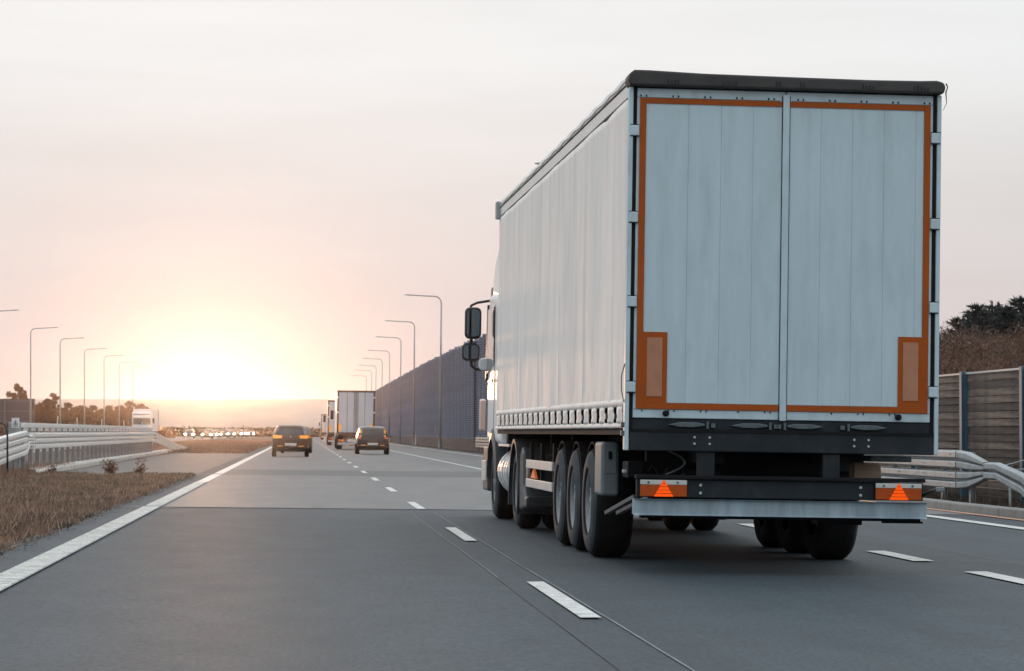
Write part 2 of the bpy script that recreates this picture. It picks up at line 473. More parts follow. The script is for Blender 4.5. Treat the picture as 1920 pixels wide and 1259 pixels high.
def mark(name, x, y0, y1, w, material='road_paint', lift=0.013, skew=0.0):
    mb = MB()
    mb.add([(x - w / 2, y0, gz(x) + lift), (x + w / 2, y0, gz(x) + lift), (x + w / 2, y1 + skew, gz(x) + lift), (x - w / 2, y1 + skew, gz(x) + lift)], [(0, 1, 2, 3)])
    o = mb.build(name, material); o['kind'] = 'structure'
    return o
y = 16.85 - 12
while y < 420:
    mark('lane_dash', 1.80, y, y + 4.05, 0.13); y += 11.93
y = 24.9 - 4.07 * 4
while y < 58:
    mark('merge_dash', 5.80, y, y + 2.15, 0.20); y += 4.07
mark('merge_line', 5.80, 60, 560, 0.14)
mark('edge_line', 9.30, -10, 560, 0.22)
mark('kerb_line', 10.28, -10, 120, 0.13, 'strip_orange')  # even orange strip along the kerb
mark('edge_line', -13.8, -10, 640, 0.15)
mark('edge_line', -24.3, -10, 640, 0.15)

# kerb on the right: single stones with joints
kerb_proto = None
ky = 30.0
while ky < 104:
    if kerb_proto is None:
        mb = MB(); mb.box(0, 0.26, 0.006, 1.994, -0.05, 0.135)
        kerb_proto = mb.build('kerb_stone', 'concrete_grey', bevel=0.02)
        ks = thing('kerb', 'grey concrete kerb running behind the orange line below the guardrail', 'kerb')
        ks['kind'] = 'structure'
        kerb_proto.parent = ks
        o = kerb_proto
    else:
        o = twin(kerb_proto, ks)
    o.location = (10.46 + random.uniform(-.008, .008), ky, gz(10.5) + random.uniform(-.006, .006))
    o.rotation_euler.z = random.uniform(-.003, .003)
    ky += 2.0
sheet('verge_ground', 10.72, 18.0, -10, 600, 'soil', 0.02, nx=2)

# median: soil strip with grass
sheet('median_ground', -12.0, -2.76, -10, 67.4, 'soil', 0.0, nx=2)
sheet('median_ground', -12.9, -6.41, 67.4, 640, 'soil', 0.0, nx=1)
sheet('median_ground', -6.40, -2.76, 139.02, 640, 'soil', 0.0, nx=1)
sheet('shoulder_road', -2.95, -2.751, -10, 67.4, 'asphalt_slip', 0.006)

def blades(name, pts, hmin, hmax, lean, width, material, per=3):
    n = len(pts) * per
    base = np.repeat(np.asarray(pts), per, axis=0)
    base = base + rng.normal(0, 0.03, base.shape) * np.array([1, 1, 0])
    h = rng.uniform(hmin, hmax, n) * rng.uniform(0.5, 1.0, n)
    a = rng.uniform(0, 2 * PI, n); b = rng.uniform(0, 2 * PI, n)
    wv = np.stack([np.cos(a), np.sin(a), np.zeros(n)], 1) * (width * rng.uniform(.6, 1.4, n))[:, None]
    ln = np.stack([np.cos(b), np.sin(b), np.zeros(n)], 1) * (h * lean * rng.uniform(0, 1, n))[:, None]
    up = np.stack([np.zeros(n), np.zeros(n), h], 1)
    v = np.empty((n * 3, 3)); v[0::3] = base - wv; v[1::3] = base + wv; v[2::3] = base + ln + up
    t = np.arange(n * 3).reshape(-1, 3)
    o = tri_mesh(name, v, t, material); o['kind'] = 'stuff'
    return o
def scatter(n, x0, x1, y0, y1, keep=None, lift=0.0):
    xs = rng.uniform(x0, x1, n); ys = rng.uniform(y0, y1, n)
    k = np.ones(n, bool)
    if keep is not None: k = keep(xs, ys)
    xs, ys = xs[k], ys[k]
    zs = np.array([gz(x) for x in xs]) + lift
    return np.stack([xs, ys, zs], 1)
def patchy(xs, ys, lo=-0.25):
    return np.array([mnoise.noise(Vector((x * 0.9, y * 0.5, 1.0))) > lo + random.uniform(-.25, .25) for x, y in zip(xs, ys)])
edge_wob = lambda ys: np.array([0.14 * mnoise.noise(Vector((0, y * 0.8, 9))) for y in ys])
def near_keep(xs, ys):
    inside = xs < -2.78 + edge_wob(ys)
    taper = ys < 68.5 + 1.2 * np.array([mnoise.noise(Vector((x * 1.3, 3, 0))) for x in xs])
    return inside & taper & patchy(xs, ys, -0.35)
tag(blades('grass', scatter(95000, -7.4, -2.66, 21, 70, near_keep), 0.03, 0.12, 1.0, 0.005, 'grass_dry', 3),
    'short dry brownish grass on the median strip beside the white edge line', 'grass')
tag(blades('grass', scatter(60000, -7.6, -2.7, 21, 70, lambda x, y: (x < -2.74) & patchy(x, y, -0.05)), 0.03, 0.13, 1.0, 0.007, 'grass_dark', 3),
    'dark low grass and clover mixed into the dry median grass', 'grass')
tag(blades('grass', scatter(9000, -7.4, -2.7, 21, 69, lambda x, y: (x < -2.75) & patchy(x, y, -0.2)), 0.05, 0.17, 1.0, 0.006, 'straw', 2),
    'pale straw stalks standing out of the dry median grass', 'grass')
tag(blades('grass', scatter(5000, -9.5, -6.3, 52, 80, lambda x, y: x < -6.6), 0.10, 0.30, 0.6, 0.010, 'grass_dry', 4),
    'taller brown grass at the foot of the white median barrier', 'grass')
tag(blades('grass', scatter(26000, -12.5, -2.8, 139.5, 330), 0.06, 0.22, 0.7, 0.02, 'grass_dry', 3),
    'golden grass on the median beyond the paved crossover', 'grass')
tag(blades('grass', scatter(14000, 10.9, 14.5, 36, 110), 0.05, 0.28, 0.7, 0.008, 'grass_dark', 4),
    'dark rough grass between the kerb and the plank wall', 'grass')

def weed(x, y, h, n, label):
    t = thing('weed', label, 'weed', (x, y, gz(x)), group='weeds at the end of the grass strip')
    st = MB(); vs = []; tr = []
    for k in range(n):
        a = random.uniform(0, 2 * PI); l = random.uniform(.1, .55) * h
        tip = Vector((math.cos(a) * l, math.sin(a) * l, h * random.uniform(.25, 1)))
        st.tube([(0, 0, 0), tip * 0.5 + Vector((0, 0, .05)), tip], [.008, .006, .003], 4)
        for j in range(40):
            p = tip * random.uniform(.05, 1.0) + Vector((random.gauss(0, .05), random.gauss(0, .05), 0))
            d = Vector((random.gauss(0, 1), random.gauss(0, 1), random.gauss(0, .7))).normalized() * random.uniform(.03, .07)
            e = Vector((random.gauss(0, 1), random.gauss(0, 1), random.gauss(0, 1))).normalized() * .02
            o = len(vs); vs += [p - e, p + e, p + d]; tr.append((o, o + 1, o + 2))
    st.build('stem', 'weed', t)
    tri_mesh('leaves', vs, tr, 'weed', t)
weed(-4.85, 69.6, 0.42, 14, 'bushy brown weed at the tip of the grass strip, the wider one')
weed(-4.15, 69.2, 0.50, 9, 'tall narrow brown weed at the tip of the grass strip')
weed(-6.3, 69.0, 0.25, 8, 'low brown weed growing beside the pale concrete kerb slabs')

def leaf_litter():
    n = 5200; vs = []; tr = []
    for i in range(n):
        y = random.uniform(21, 68); x = -2.74 + random.gauss(0, .10) + 0.14 * mnoise.noise(Vector((0, y * .8, 9)))
        if x > -2.40: continue
        c = Vector((x, y, gz(x) + 0.016)); a = random.uniform(0, 6.28); r = random.uniform(.006, .028)
        o = len(vs)
        for k in range(3):
            b = a + k * 2.1 + random.uniform(-.4, .4)
            vs.append(c + Vector((math.cos(b) * r, math.sin(b) * r, random.uniform(0, .012))))
        tr.append((o, o + 1, o + 2))
    tag(tri_mesh('leaf_litter', vs, tr, 'grit'), 'brown leaf litter and grit along the ragged edge of the median grass', 'litter', kind='stuff')
leaf_litter()
tag(blades('clover', scatter(30000, -7.2, -2.75, 21, 69, lambda x, y: (x < -2.8) & np.array([mnoise.noise(Vector((a * 1.1 + 7, b * .45, 3))) > .28 for a, b in zip(x, y)])), 0.02, 0.09, 1.2, 0.012, 'clover', 3),
    'green clover patches in the dry median grass', 'clover')

# ---------------------------------------------------------------- hills
def hills():
    mb = MB(); nx, ny = 120, 14
    xs = np.linspace(-695, 695, nx + 1); ys = np.linspace(645, 1035, ny + 1)
    vs = []; fs = []
    for y in ys:
        t = min(1, max(0, (y - 645) / 280)); s = t * t * (3 - 2 * t)
        for x in xs:
            h = 12.6 + 0.5 * mnoise.noise(Vector((x * .008, y * .002, 0))) + 0.25 * mnoise.noise(Vector((x * .04, y * .012, 3)))
            vs.append((x, y, -0.35 + s * h))
    for j in range(ny):
        for i in range(nx):
            fs.append((j * (nx + 1) + i, j * (nx + 1) + i + 1, (j + 1) * (nx + 1) + i + 1, (j + 1) * (nx + 1) + i))
    o = mb.add(vs, fs).build('hills', 'hill', smooth=True); o['kind'] = 'structure'
hills()
def far_woodland(y0, x0, x1, h, n, label):
    vs = []; tr = []
    for i in range(n):
        x = random.uniform(x0, x1); y = y0 + random.uniform(-12, 12)
        top = h * (0.72 + 0.33 * mnoise.noise(Vector((x * .045, y0, 0)))) * random.uniform(.6, 1.0)
        z = random.uniform(0, top) + gz(-3)
        s = random.uniform(.12, .38)
        c = Vector((x, y, z)); o = len(vs)
        for k in range(3):
            vs.append(c + Vector((random.gauss(0, s), random.gauss(0, s), random.gauss(0, s * .7))))
        tr.append((o, o + 1, o + 2))
    w = tri_mesh('woodland', vs, tr, 'far_wood')
    tag(w, label, 'woodland', kind='stuff')
far_woodland(630, -75, 22, 3.1, 42000, 'far low strip of woodland on the hazy horizon')

# ---------------------------------------------------------------- noise wall
def wall_x(y):
    return 11.7 + max(0.0, (y - 260) * 0.005)
def wall_h(y):
    return 7.5 + min(0.75, max(0, (y - 165) / 250 * 0.75))
def noise_wall():
    root = thing('noise_wall', 'tall slate grey noise wall of ribbed panels along the far road edge', 'noise wall')
    BAY = 4.0; H0 = 7.0
    mb = MB()
    mb.box(0.03, 0.10, 0.06, BAY - 0.06, 0, H0)
    bay = mb.build('panel', 'noise_wall_back', root)
    sl = MB(); rows = 42; p = H0 / rows
    for r in range(rows):
        z = r * p
        sl.prism([(0.03, z + 0.02), (-0.06, z + 0.035), (-0.045, z + 0.088), (0.03, z + 0.10)], 0.24, BAY - 0.24, 'y')
    slats = sl.build('slat_rows', 'noise_wall', bay); slats['kind'] = 'stuff'
    po = MB().box(-0.075, 0.13, -0.05, 0.05, 0, H0 + 0.12).build('post', 'noise_wall', root)
    first = True; y = 94.0
    while y < 520:
        h = wall_h(y); s = (h - 0.85) / H0; s *= 1 + random.choice((0, 0, 0.01, -0.008))
        if first:
            b, q = bay, po; first = False
        else:
            b, q = twin(bay, root), twin(po, root)
        dz = gz(12) + 0.85
        b.location = (wall_x(y), y, dz); b.scale = (1, 1, s)
        b.rotation_euler.z = -math.atan2(wall_x(y + BAY) - wall_x(y), BAY)
        q.location = (wall_x(y), y, dz); q.scale = (1, 1, s)
        y += BAY
    wide = MB().box(-0.16, 0.13, 0.1, 0.42, 0, 7.4).build('post', 'noise_wall_back', root); wide.location = (wall_x(182), 181, gz(12) - 0.02)
    pl = MB(); yy = [94, 260, 522]
    for a, b in zip(yy[:-1], yy[1:]):
        pl.loft([[(wall_x(v) - 0.16, v, gz(12) - 0.1), (wall_x(v) + 0.2, v, gz(12) - 0.1), (wall_x(v) + 0.2, v, gz(12) + 0.84), (wall_x(v) - 0.12, v, gz(12) + 0.84)] for v in (a, b)])
    pl.build('plinth', 'noise_wall_plinth', root)
noise_wall()

# ---------------------------------------------------------------- plank wall (nearer, on the right)
def plank_wall():
    root = thing('plank_wall', 'low brown wooden plank noise wall with blue posts below the bare trees', 'noise wall')
    BAY = 4.2; X = 12.3; base = gz(13); rows = 17; p = 0.138
    protos = []
    for k in range(3):
        for v in range(2):
            mb = MB()
            n = 5; t = 0.045
            ys = [0.055 + (BAY - 0.11) * i / n for i in range(n + 1)]
            ring = []
            for i, y in enumerate(ys):
                a = random.uniform(-.007, .007); b = random.uniform(-.007, .007)
                ring.append([(0 + random.uniform(-.004, .004), y, 0.008 + a * .6), (t, y, 0.008), (t, y, p - 0.006), (0 + random.uniform(-.004, .004), y, p - 0.008 + b * .6)])
            mb.loft(ring)
            protos.append(mb.build('plank', 'wood_%d' % k, root))
    used = set()
    y0 = 45.1 - 8.4
    nb = 12
    for b in range(nb):
        for r in range(rows):
            pr = random.choice(protos)
            o = pr if pr not in used else twin(pr, root)
            used.add(pr)
            o.location = (X + random.uniform(-.012, .012), y0 + b * BAY, base + 0.02 + r * p)
    for pr in protos:
        if pr not in used: bpy.data.objects.remove(pr)
    po = MB().box(-0.09, 0.10, -0.055, 0.055, -0.05, 2.42)
    po.box(-0.115, -0.09, -0.085, 0.085, -0.05, 2.42)
    po = po.build('post', 'blue_post', root, bevel=0.006)
    cap = MB().box(-0.03, 0.075, 0.058, BAY - 0.058, 0, 0.035).build('cap', 'wall_cap', root)
    for b in range(nb + 1):
        q = po if b == 0 else twin(po, root)
        q.location = (X, y0 + b * BAY, base)
        if b < nb:
            c = cap if b == 0 else twin(cap, root)
            c.location = (X, y0 + b * BAY, base + 0.02 + rows * p + 0.004)
plank_wall()

# ---------------------------------------------------------------- guardrails
def ridge_profile(nr, depth=0.11):
    pts = []
    for i in range(nr):
        for a, d in ((0.03, 0), (0.13, 0.9), (0.22, 1), (0.70, 1), (0.79, 0.9), (0.90, 0)):
            pts.append(((i + a) / nr, d * depth))
    return pts
def beam(parent, path, nr, side, material, name='rail_beam', depth=0.10):
    """path: (x, y, z_bottom, z_top); side = +1 ridges face +x, -1 face -x"""
    pr = ridge_profile(nr, depth); t = 0.006
    rings = []
    for (x, y, z0, z1) in path:
        front = [(x + side * d, y, z0 + (z1 - z0) * a) for a, d in pr]
        back = [(x + side * (d - t), y, z0 + (z1 - z0) * a) for a, d in reversed(pr)]
        rings.append(front + back)
    return MB().loft(rings).build(name, material, parent)
def median_barrier():
    root = thing('guardrail', 'white median guardrail with three-ridged beam, raised top rail and sloping ends', 'guardrail')
    X = -7.1
    # main beam in lengths
    cuts = [72.0, 84, 96, 108, 120, 131]
    for a, b in zip(cuts[:-1], cuts[1:]):
        beam(root, [(X, a + 0.015, 0.69, 1.15), (X, b - 0.015, 0.69, 1.15)], 3, 1, 'barrier_steel')
    tc_ = [69.6, 81.6, 93.6, 105.6, 117.6, 129.6]
    for a, b in zip(tc_[:-1], tc_[1:]):
        MB().box(X - 0.05, X + 0.05, a + 0.02, b - 0.02, 1.262, 1.385).build('top_rail', 'barrier_steel', root, bevel=0.015)
    # near sloping end: two stacked W beams that taper into the joint
    for k in (0, 1):
        def zz(y):
            f = (y - 63.5) / 6.7
            lo, hi = 0.345 + 0.215 * f, 1.03 + 0.175 * f
            mid = (lo + hi) / 2
            return (mid + 0.012, hi) if k else (lo, mid - 0.012)
        path = [(X, y, *zz(y)) for y in (52, 58, 64, 70.0)]
        path += [(X - 0.03, 71.0, *((0.93, 1.06) if k else (0.80, 0.925))), (X - 0.04, 71.9, *((0.93, 1.09) if k else (0.76, 0.925)))]
        beam(root, path, 2, 1, 'barrier_steel')
    MB().box(X - 0.06, X + 0.085, 71.86, 72.0, 0.70, 1.14).build('joint_plate', 'barrier_steel', root, bevel=0.01)
    # far end, running down to the ground
    for k in (0, 1):
        path = [(X, 131.3, *((0.93, 1.15) if k else (0.69, 0.92))), (X + 0.05, 152, *((0.30, 0.53) if k else (0.07, 0.29))),
                (X + 0.3, 160, *((0.10, 0.27) if k else (-0.12, 0.09)))]
        beam(root, path, 2, 1, 'barrier_steel')
    MB().box(X - 0.30, X - 0.02, 69.1, 69.5, 0.2, 1.40).build('anchor_box', 'galvanised', root, bevel=0.02)
    pm = MB().box(-0.03, 0.03, -0.05, 0.05, 0, 1.26); pm.box(-0.05, 0.05, -0.052, -0.04, 0, 0.0)
    pm = MB(); pm.box(-0.055, -0.045, -0.06, 0.06, 0, 1.262); pm.box(0.045, 0.055, -0.06, 0.06, 0, 1.262); pm.box(-0.045, 0.045, -0.006, 0.006, 0, 1.262)
    post = pm.build('post', 'post_steel', root)
    bm_ = MB().box(-0.04, 0.04, -0.18, 0.18, 0, 0.085).build('spacer', 'barrier_steel', root)
    y = 53.4; first = True; i = 0
    while y < 131:
        q = post if first else twin(post, root)
        top = 1.0 if y > 69.5 else max(0.3, (0.42 + (y - 63.5) * 0.03 + 0.25) / 1.26)
        q.location = (X - 0.10, y, gz(X)); q.scale = (1, 1, top * 0.93)
        if y > 70:
            s = bm_ if i == 0 else twin(bm_, root); i += 1
            s.location = (X - 0.03, y, 1.172)
        first = False
        y += 1.93
    stub = MB().tube([(0, 0, 0), (0, 0, 0.22)], 0.016, 6).build('marker_stub', 'barrier_steel', root)
    for i, yy in enumerate((79.5, 86.5, 97, 109, 121)):
        s = stub if i == 0 else twin(stub, root)
        s.location = (X + random.uniform(-.01, .01), yy, 1.385)
        s.rotation_euler = (random.uniform(-.06, .06), random.uniform(-.1, .1), 0)
    return root
median_barrier()
def rear_rail():
    root = thing('guardrail', 'single pale rail on short posts standing behind the black pipe hoop', 'guardrail')
    X = -8.5
    for a in (40, 52, 64):
        MB().box(X - 0.05, X + 0.05, a, min(a + 11.97, 75), 1.20, 1.33).build('top_rail', 'barrier_steel', root, bevel=0.012)
    p = MB().box(-0.05, 0.05, -0.05, 0.05, 0, 1.08).build('post', 'post_steel', root)
    y = 41.0; first = True
    while y < 75:
        q = p if first else twin(p, root); first = False
        q.location = (X, y, gz(X)); y += 2.0
rear_rail()
# pale concrete slabs at the barrier's foot
def slabs():
    root = thing('kerb_slabs', 'pale concrete kerb slabs laid end to end along the foot of the median barrier', 'kerb')
    y = 67.8; i = 0
    while y < 146:
        L = 6.1 if i else 4.0
        mb = MB()
        nseg = 4; rings = []
        for k in range(nseg + 1):
            yy = y + 0.03 + (L - 0.06) * k / nseg
            xr = -6.46 - 0.006 * (yy - 67) + random.uniform(-.02, .02)
            wdt = 0.62
            if i == 0: wdt = 0.62 * min(1, 0.12 + k / nseg)
            top = 0.085 + gz(-6.5) + 0.045
            if i == 0 and k == 0: top -= 0.06
            rings.append([(xr, yy, 0.02), (xr - 0.03, yy, top - 0.02), (xr - 0.06, yy, top), (xr - wdt, yy, top), (xr - wdt, yy, 0.02)])
        mb.loft(rings)
        mb.build('slab', 'concrete', root, bevel=0.012)
        y += L; i += 1
slabs()
def small_sign():
    Y = 68.6
    root = thing('warning_sign', 'small white warning plate with a dark triangle beside the barrier joint', 'sign', (-7.17, Y, gz(-7.1)))
    MB().box(-0.03, 0.03, 0.02, 0.06, 0, 1.2).build('post', 'post_steel', root)
    MB().box(-0.095, 0.095, -0.004, 0.008, 1.17, 1.415).build('plate', 'sign_white', root, bevel=0.004)
    tri = MB()
    def T(cx, cz, r, d0, d1): return [(cx - r, cz - r * .8), (cx + r, cz - r * .8), (cx, cz + r)]
    o = T(0, 1.30, 0.068, 0, 0); inn = T(0, 1.297, 0.045, 0, 0)
    for a in range(3):
        b = (a + 1) % 3
        tri.prism([o[a], o[b], inn[b], inn[a]], -0.010, -0.005, 'y')
    tri.build('triangle_border', 'sign_ink', root)
    pic = MB().prism([(-0.018, 1.262), (0.018, 1.262), (0.006, 1.30), (0.012, 1.325), (-0.010, 1.318)], -0.0095, -0.005, 'y')
    pic.prism([(-0.062, 1.20), (0.062, 1.20), (0.062, 1.222), (-0.062, 1.222)], -0.0095, -0.005, 'y')
    pic.build('pictogram', 'sign_ink', root)
small_sign()
def hoop():
    root = thing('pipe_hoop', 'bent black pipe hoop in front of the pale rear rail', 'pipe hoop', (-7.35, 64.5, gz(-7.3)))
    MB().tube([(-0.9, 0, 0), (-0.9, 0, 1.1), (-0.82, 0, 1.24), (-0.7, 0, 1.275), (0.26, 0, 1.275), (0.36, 0, 1.22), (0.42, 0, 1.05), (0.43, 0, 0)], 0.022, 8).build('hoop', 'black_pipe', root, smooth=True)
    MB().tube([(0.16, 0, 0), (0.16, 0, 1.27)], 0.02, 8).build('upright', 'black_pipe', root, smooth=True)
hoop()
def right_guardrail():
    root = thing('guardrail', 'grey double-beam guardrail along the kerb with a splayed end by the plank wall', 'guardrail')
    X = 11.2; g = gz(11.2)
    cuts = [45.3, 57, 69, 81, 93, 105, 117, 129, 141, 153, 165, 173]
    for a, b in zip(cuts[:-1], cuts[1:]):
        for lo, hi in ((g + 0.30, g + 0.63), (g + 0.655, g + 0.985)):
            beam(root, [(X, a + 0.01, lo, hi), (X, b - 0.01, lo, hi)], 2, -1, 'galvanised')
    # splayed end: both beams close up into a single one that bends to the ground
    jt = (g + 0.49, g + 0.645), (g + 0.65, g + 0.80)
    for k, (lo, hi) in enumerate(((g + 0.30, g + 0.63), (g + 0.655, g + 0.985))):
        beam(root, [(X, 45.29, lo, hi), (X + 0.03, 44.7, lo + (0.03 if not k else -0.02), hi - (0.0 if not k else 0.03)), (X + 0.06, 43.7, *jt[k])], 2, -1, 'galvanised', depth=0.09)
    beam(root, [(X + 0.06, 43.69, g + 0.50, g + 0.80), (X + 0.10, 43.1, g + 0.50, g + 0.80), (X + 0.22, 42.0, g + 0.28, g + 0.64), (X + 0.34, 41.3, g - 0.05, g + 0.40)], 2, -1, 'galvanised', depth=0.09)
    pm = MB(); pm.box(0.05, 0.06, -0.06, 0.06, -0.05, 0.94); pm.box(0.13, 0.14, -0.06, 0.06, -0.05, 0.94); pm.box(0.06, 0.13, -0.006, 0.006, -0.05, 0.94)
    post = pm.build('post', 'post_steel', root)
    y = 44.9; first = True
    while y < 173:
        q = post if first else twin(post, root); first = False
        q.location = (X, y, g); y += 2.0
    bolts = MB()
    for y in (45.7, 47.7, 49.7, 51.7):
        for z in (0.38, 0.55, 0.735, 0.905):
            bolts.box(X - 0.107, X - 0.098, y - 0.03, y - 0.012, g + z - 0.01, g + z + 0.01)
            bolts.box(X - 0.107, X - 0.098, y + 0.012, y + 0.03, g + z - 0.01, g + z + 0.01)
    bolts.build('bolts', 'post_steel', root)
    for k, dx in enumerate((0.14, 0.30)):
        MB().box(X + dx, X + dx + 0.02, 42.6 - k * 0.75, 42.72 - k * 0.75, g - 0.03, g + 0.5 - 0.16 * k).build('end_leg', 'galvanised', root)
right_guardrail()
def cable_fence():
    X = 11.75; g = gz(11.75)
    root = thing('cable_barrier', 'steel cable barrier fixed behind the splayed guardrail end', 'cable barrier')
    for k, (za, zb) in enumerate(((0.75, 0.92), (0.70, 0.72), (0.62, 0.42))):
        MB().tube([(11.32, 43.5, gz(11.3) + za - 0.06), (X - 0.06, 41.9, g + zb), (X - 0.06, 34, g + zb)], 0.012, 6).build('cable', 'galvanised', root)
    p = MB().box(-0.05, 0.05, -0.05, 0.05, -0.05, 1.0).build('post', 'chassis_blue', root, bevel=0.006)
    for i, y in enumerate((41.95, 38.9, 35.8)):
        q = p if i == 0 else twin(p, root)
        q.location = (X, y, g)
cable_fence()
def delineator():
    root = thing('delineator_post', 'small white delineator post at the foot of the slate wall', 'marker post', (11.0, 262, gz(11)))
    MB().prism([(-0.06, 0), (0.06, 0), (0.05, 1.0), (-0.05, 1.06)], -0.05, 0.05, 'y').build('stem', 'sign_white', root)
    MB().box(-0.04, 0.04, -0.056, -0.051, 0.78, 0.92).build('reflector', 'tail_red', root)
delineator()

# ---------------------------------------------------------------- street lamps
def street_lamp():
    root = thing('street_lamp', '', 'street lamp')
    H = 12.1; R = 0.55
    pts = [(0, 0, 0), (0, 0, 4), (0, 0, 8), (0, 0, H - R)]
    rr = [0.105, 0.09, 0.072, 0.058]
    MB().tube(pts, rr, 10).build('pole', 'pole_steel', root, smooth=True)
    arc = [(0, 0, H - R)] + [(R - R * math.cos(a), 0, H - R + R * math.sin(a)) for a in np.linspace(0.2, PI / 2 - 0.03, 7)] + [(1.4, 0, H + 0.03), (2.25, 0, H + 0.07)]
    MB().tube(arc, [0.057] + [0.05] * 7 + [0.045, 0.04], 8).build('arm', 'pole_steel', root, smooth=True)
    hd = MB().loft([[(x, -w, H + 0.07 + z - t), (x, w, H + 0.07 + z - t), (x, w * .8, H + 0.07 + z + t), (x, -w * .8, H + 0.07 + z + t)]
                    for x, w, z, t in ((2.2, .04, 0, .03), (2.32, .10, .01, .05), (2.7, .14, .02, .045), (2.95, .08, .03, .02))])
    hd.build('lamp_head', 'pole_steel', root, bevel=0.015)
    MB().tube([(0, 0, -0.1), (0, 0, 0.6)], 0.14, 10).build('base', 'pole_steel', root)
    return root
lamp0 = street_lamp()
rl = [(109, 12.3), (215, 10.98), (265, 10.95), (310, 11.2), (360, 11.6), (400, 11.75), (441, 11.95), (475, 12.1), (520, 12.3)]
rlabels = ['tall street lamp rising behind the big trailer, only its tip above the roof edge',
           'grey street lamp nearest to the truck mirror in front of the slate wall',
           'second grey street lamp in front of the slate wall, counted from the truck mirror',
           'third grey street lamp in front of the slate wall, counted from the truck mirror',
           'fourth grey street lamp in front of the slate wall, counted from the truck mirror',
           'fifth grey street lamp along the slate wall, counted from the truck mirror',
           'sixth grey street lamp along the slate wall, near the box truck roof',
           'seventh grey street lamp along the slate wall, above the box truck roof',
           'farthest grey street lamp above the box truck roof']
for i, (Y, X) in enumerate(rl):
    o = lamp0 if i == 0 else copy_tree(lamp0)
    o.location = (X, Y, gz(X)); o.rotation_euler = (0, random.uniform(-.014, -.004), PI)
    tag(o, rlabels[i], 'street lamp', 'street lamps along the slate noise wall')
ll = [(251, -28.8), (292, -28.9), (324, -28.6), (365, -29.0), (397, -28.7), (434, -29.0), (463, -28.6)]
llabels = ['street lamp whose arm alone reaches in at the picture edge', 'tall street lamp standing in front of the big grey sign back',
           'street lamp just right of the pointed rust-coloured tree', 'street lamp fourth in the row beyond the median barrier',
           'street lamp fifth in the row beyond the median barrier', 'street lamp rising just before the oncoming white lorry',
           'last and smallest street lamp of the row beyond the median, above the oncoming lorry']
for i, (Y, X) in enumerate(ll):
    o = copy_tree(lamp0)
    o.location = (X, Y, gz(X)); o.rotation_euler = (0, random.uniform(-.012, -.003), 0)
    tag(o, llabels[i], 'street lamp', 'street lamps beyond the median barrier')

# big sign seen from behind
def sign_back():
    Y = 305; root = thing('road_sign', 'big dark road sign seen from behind at the picture edge beyond the barrier', 'sign', (-31.7, Y, gz(-31)))
    MB().box(-1.95, 1.95, 0.0, 0.05, 1.9, 4.72).build('panel', 'sign_back', root)
    for z in (2.15, 3.3, 4.42):
        MB().box(-1.93, 1.93, -0.06, -0.004, z, z + 0.09).build('rail', 'sign_rail', root)
    for x in (-1.38, 1.38):
        MB().box(x - 0.08, x + 0.08, -0.2, -0.065, -0.1, 4.6).build('post', 'sign_rail', root)
    for x in (-1.95, 1.88):
        MB().box(x, x + 0.07, -0.05, -0.004, 1.9, 4.72).build('edge_strip', 'sign_rail', root)
sign_back()

# ---------------------------------------------------------------- trees
def crown_cloud(clumps, n, size, flat=0.6, upward=0.0):
    """leaf-sized triangles gathered in clumps: [(centre, radius)]"""
    vs = np.empty((n * 3, 3)); w = np.array([r ** 2 for c, r in clumps]); w /= w.sum()
    idx = rng.choice(len(clumps), n, p=w)
    C = np.array([list(c) for c, r in clumps])[idx]; R = np.array([r for c, r in clumps])[idx]
    d = rng.normal(0, 1, (n, 3)); d /= np.linalg.norm(d, axis=1)[:, None]
    p = C + d * (R * rng.uniform(0.35, 1.0, n) ** 0.6)[:, None] * np.array([1, 1, flat])
    for k in range(3):
        vs[k::3] = p + rng.normal(0, size, (n, 3)) + (np.array([0, 0, upward * size * 3]) if k == 2 else 0)
    return vs, np.arange(n * 3).reshape(-1, 3)
def conifer(h, name='conifer_tree'):
    root = thing(name, '', 'tree')
    MB().tube([(0, 0, -0.2), (0.05, 0, h * .5), (0, 0.03, h * .98)], [h * .018, h * .011, 0.012], 7).build('trunk', 'bark', root)
    vs = []; tr = []
    z = h * .12
    while z < h * .985:
        f = 1 - z / h; L = h * 0.21 * (f ** 0.62) + 0.10
        for b in range(random.randint(7, 10)):
            a = random.uniform(0, 2 * PI); l = L * random.uniform(.6, 1.15); droop = random.uniform(-.15, .30)
            m = int(16 + 34 * l)
            for j in range(m):
                s = random.uniform(.1, 1) ** .8
                p = Vector((math.cos(a) * l * s, math.sin(a) * l * s, z + l * s * (0.45 - droop * s)))
                d = Vector((math.cos(a) * .6 + random.gauss(0, .6), math.sin(a) * .6 + random.gauss(0, .6), random.gauss(.25, .4))).normalized() * random.uniform(.14, .34)
                e = Vector((random.gauss(0, 1), random.gauss(0, 1), random.gauss(0, 1))).normalized() * random.uniform(.025, .06)
                o = len(vs); vs += [p - e, p + e, p + d]; tr.append((o, o + 1, o + 2))
        z += h * 0.028 * random.uniform(.7, 1.2)
    for j in range(40):
        p = Vector((random.gauss(0, .03), random.gauss(0, .03), h * random.uniform(.93, 1.0)))
        d = Vector((random.gauss(0, .3), random.gauss(0, .3), 1)).normalized() * .22
        e = Vector((random.gauss(0, 1), random.gauss(0, 1), 0)).normalized() * .03
        o = len(vs); vs += [p - e, p + e, p + d]; tr.append((o, o + 1, o + 2))
    tri_mesh('crown', vs, tr, 'needles', root)
    return root
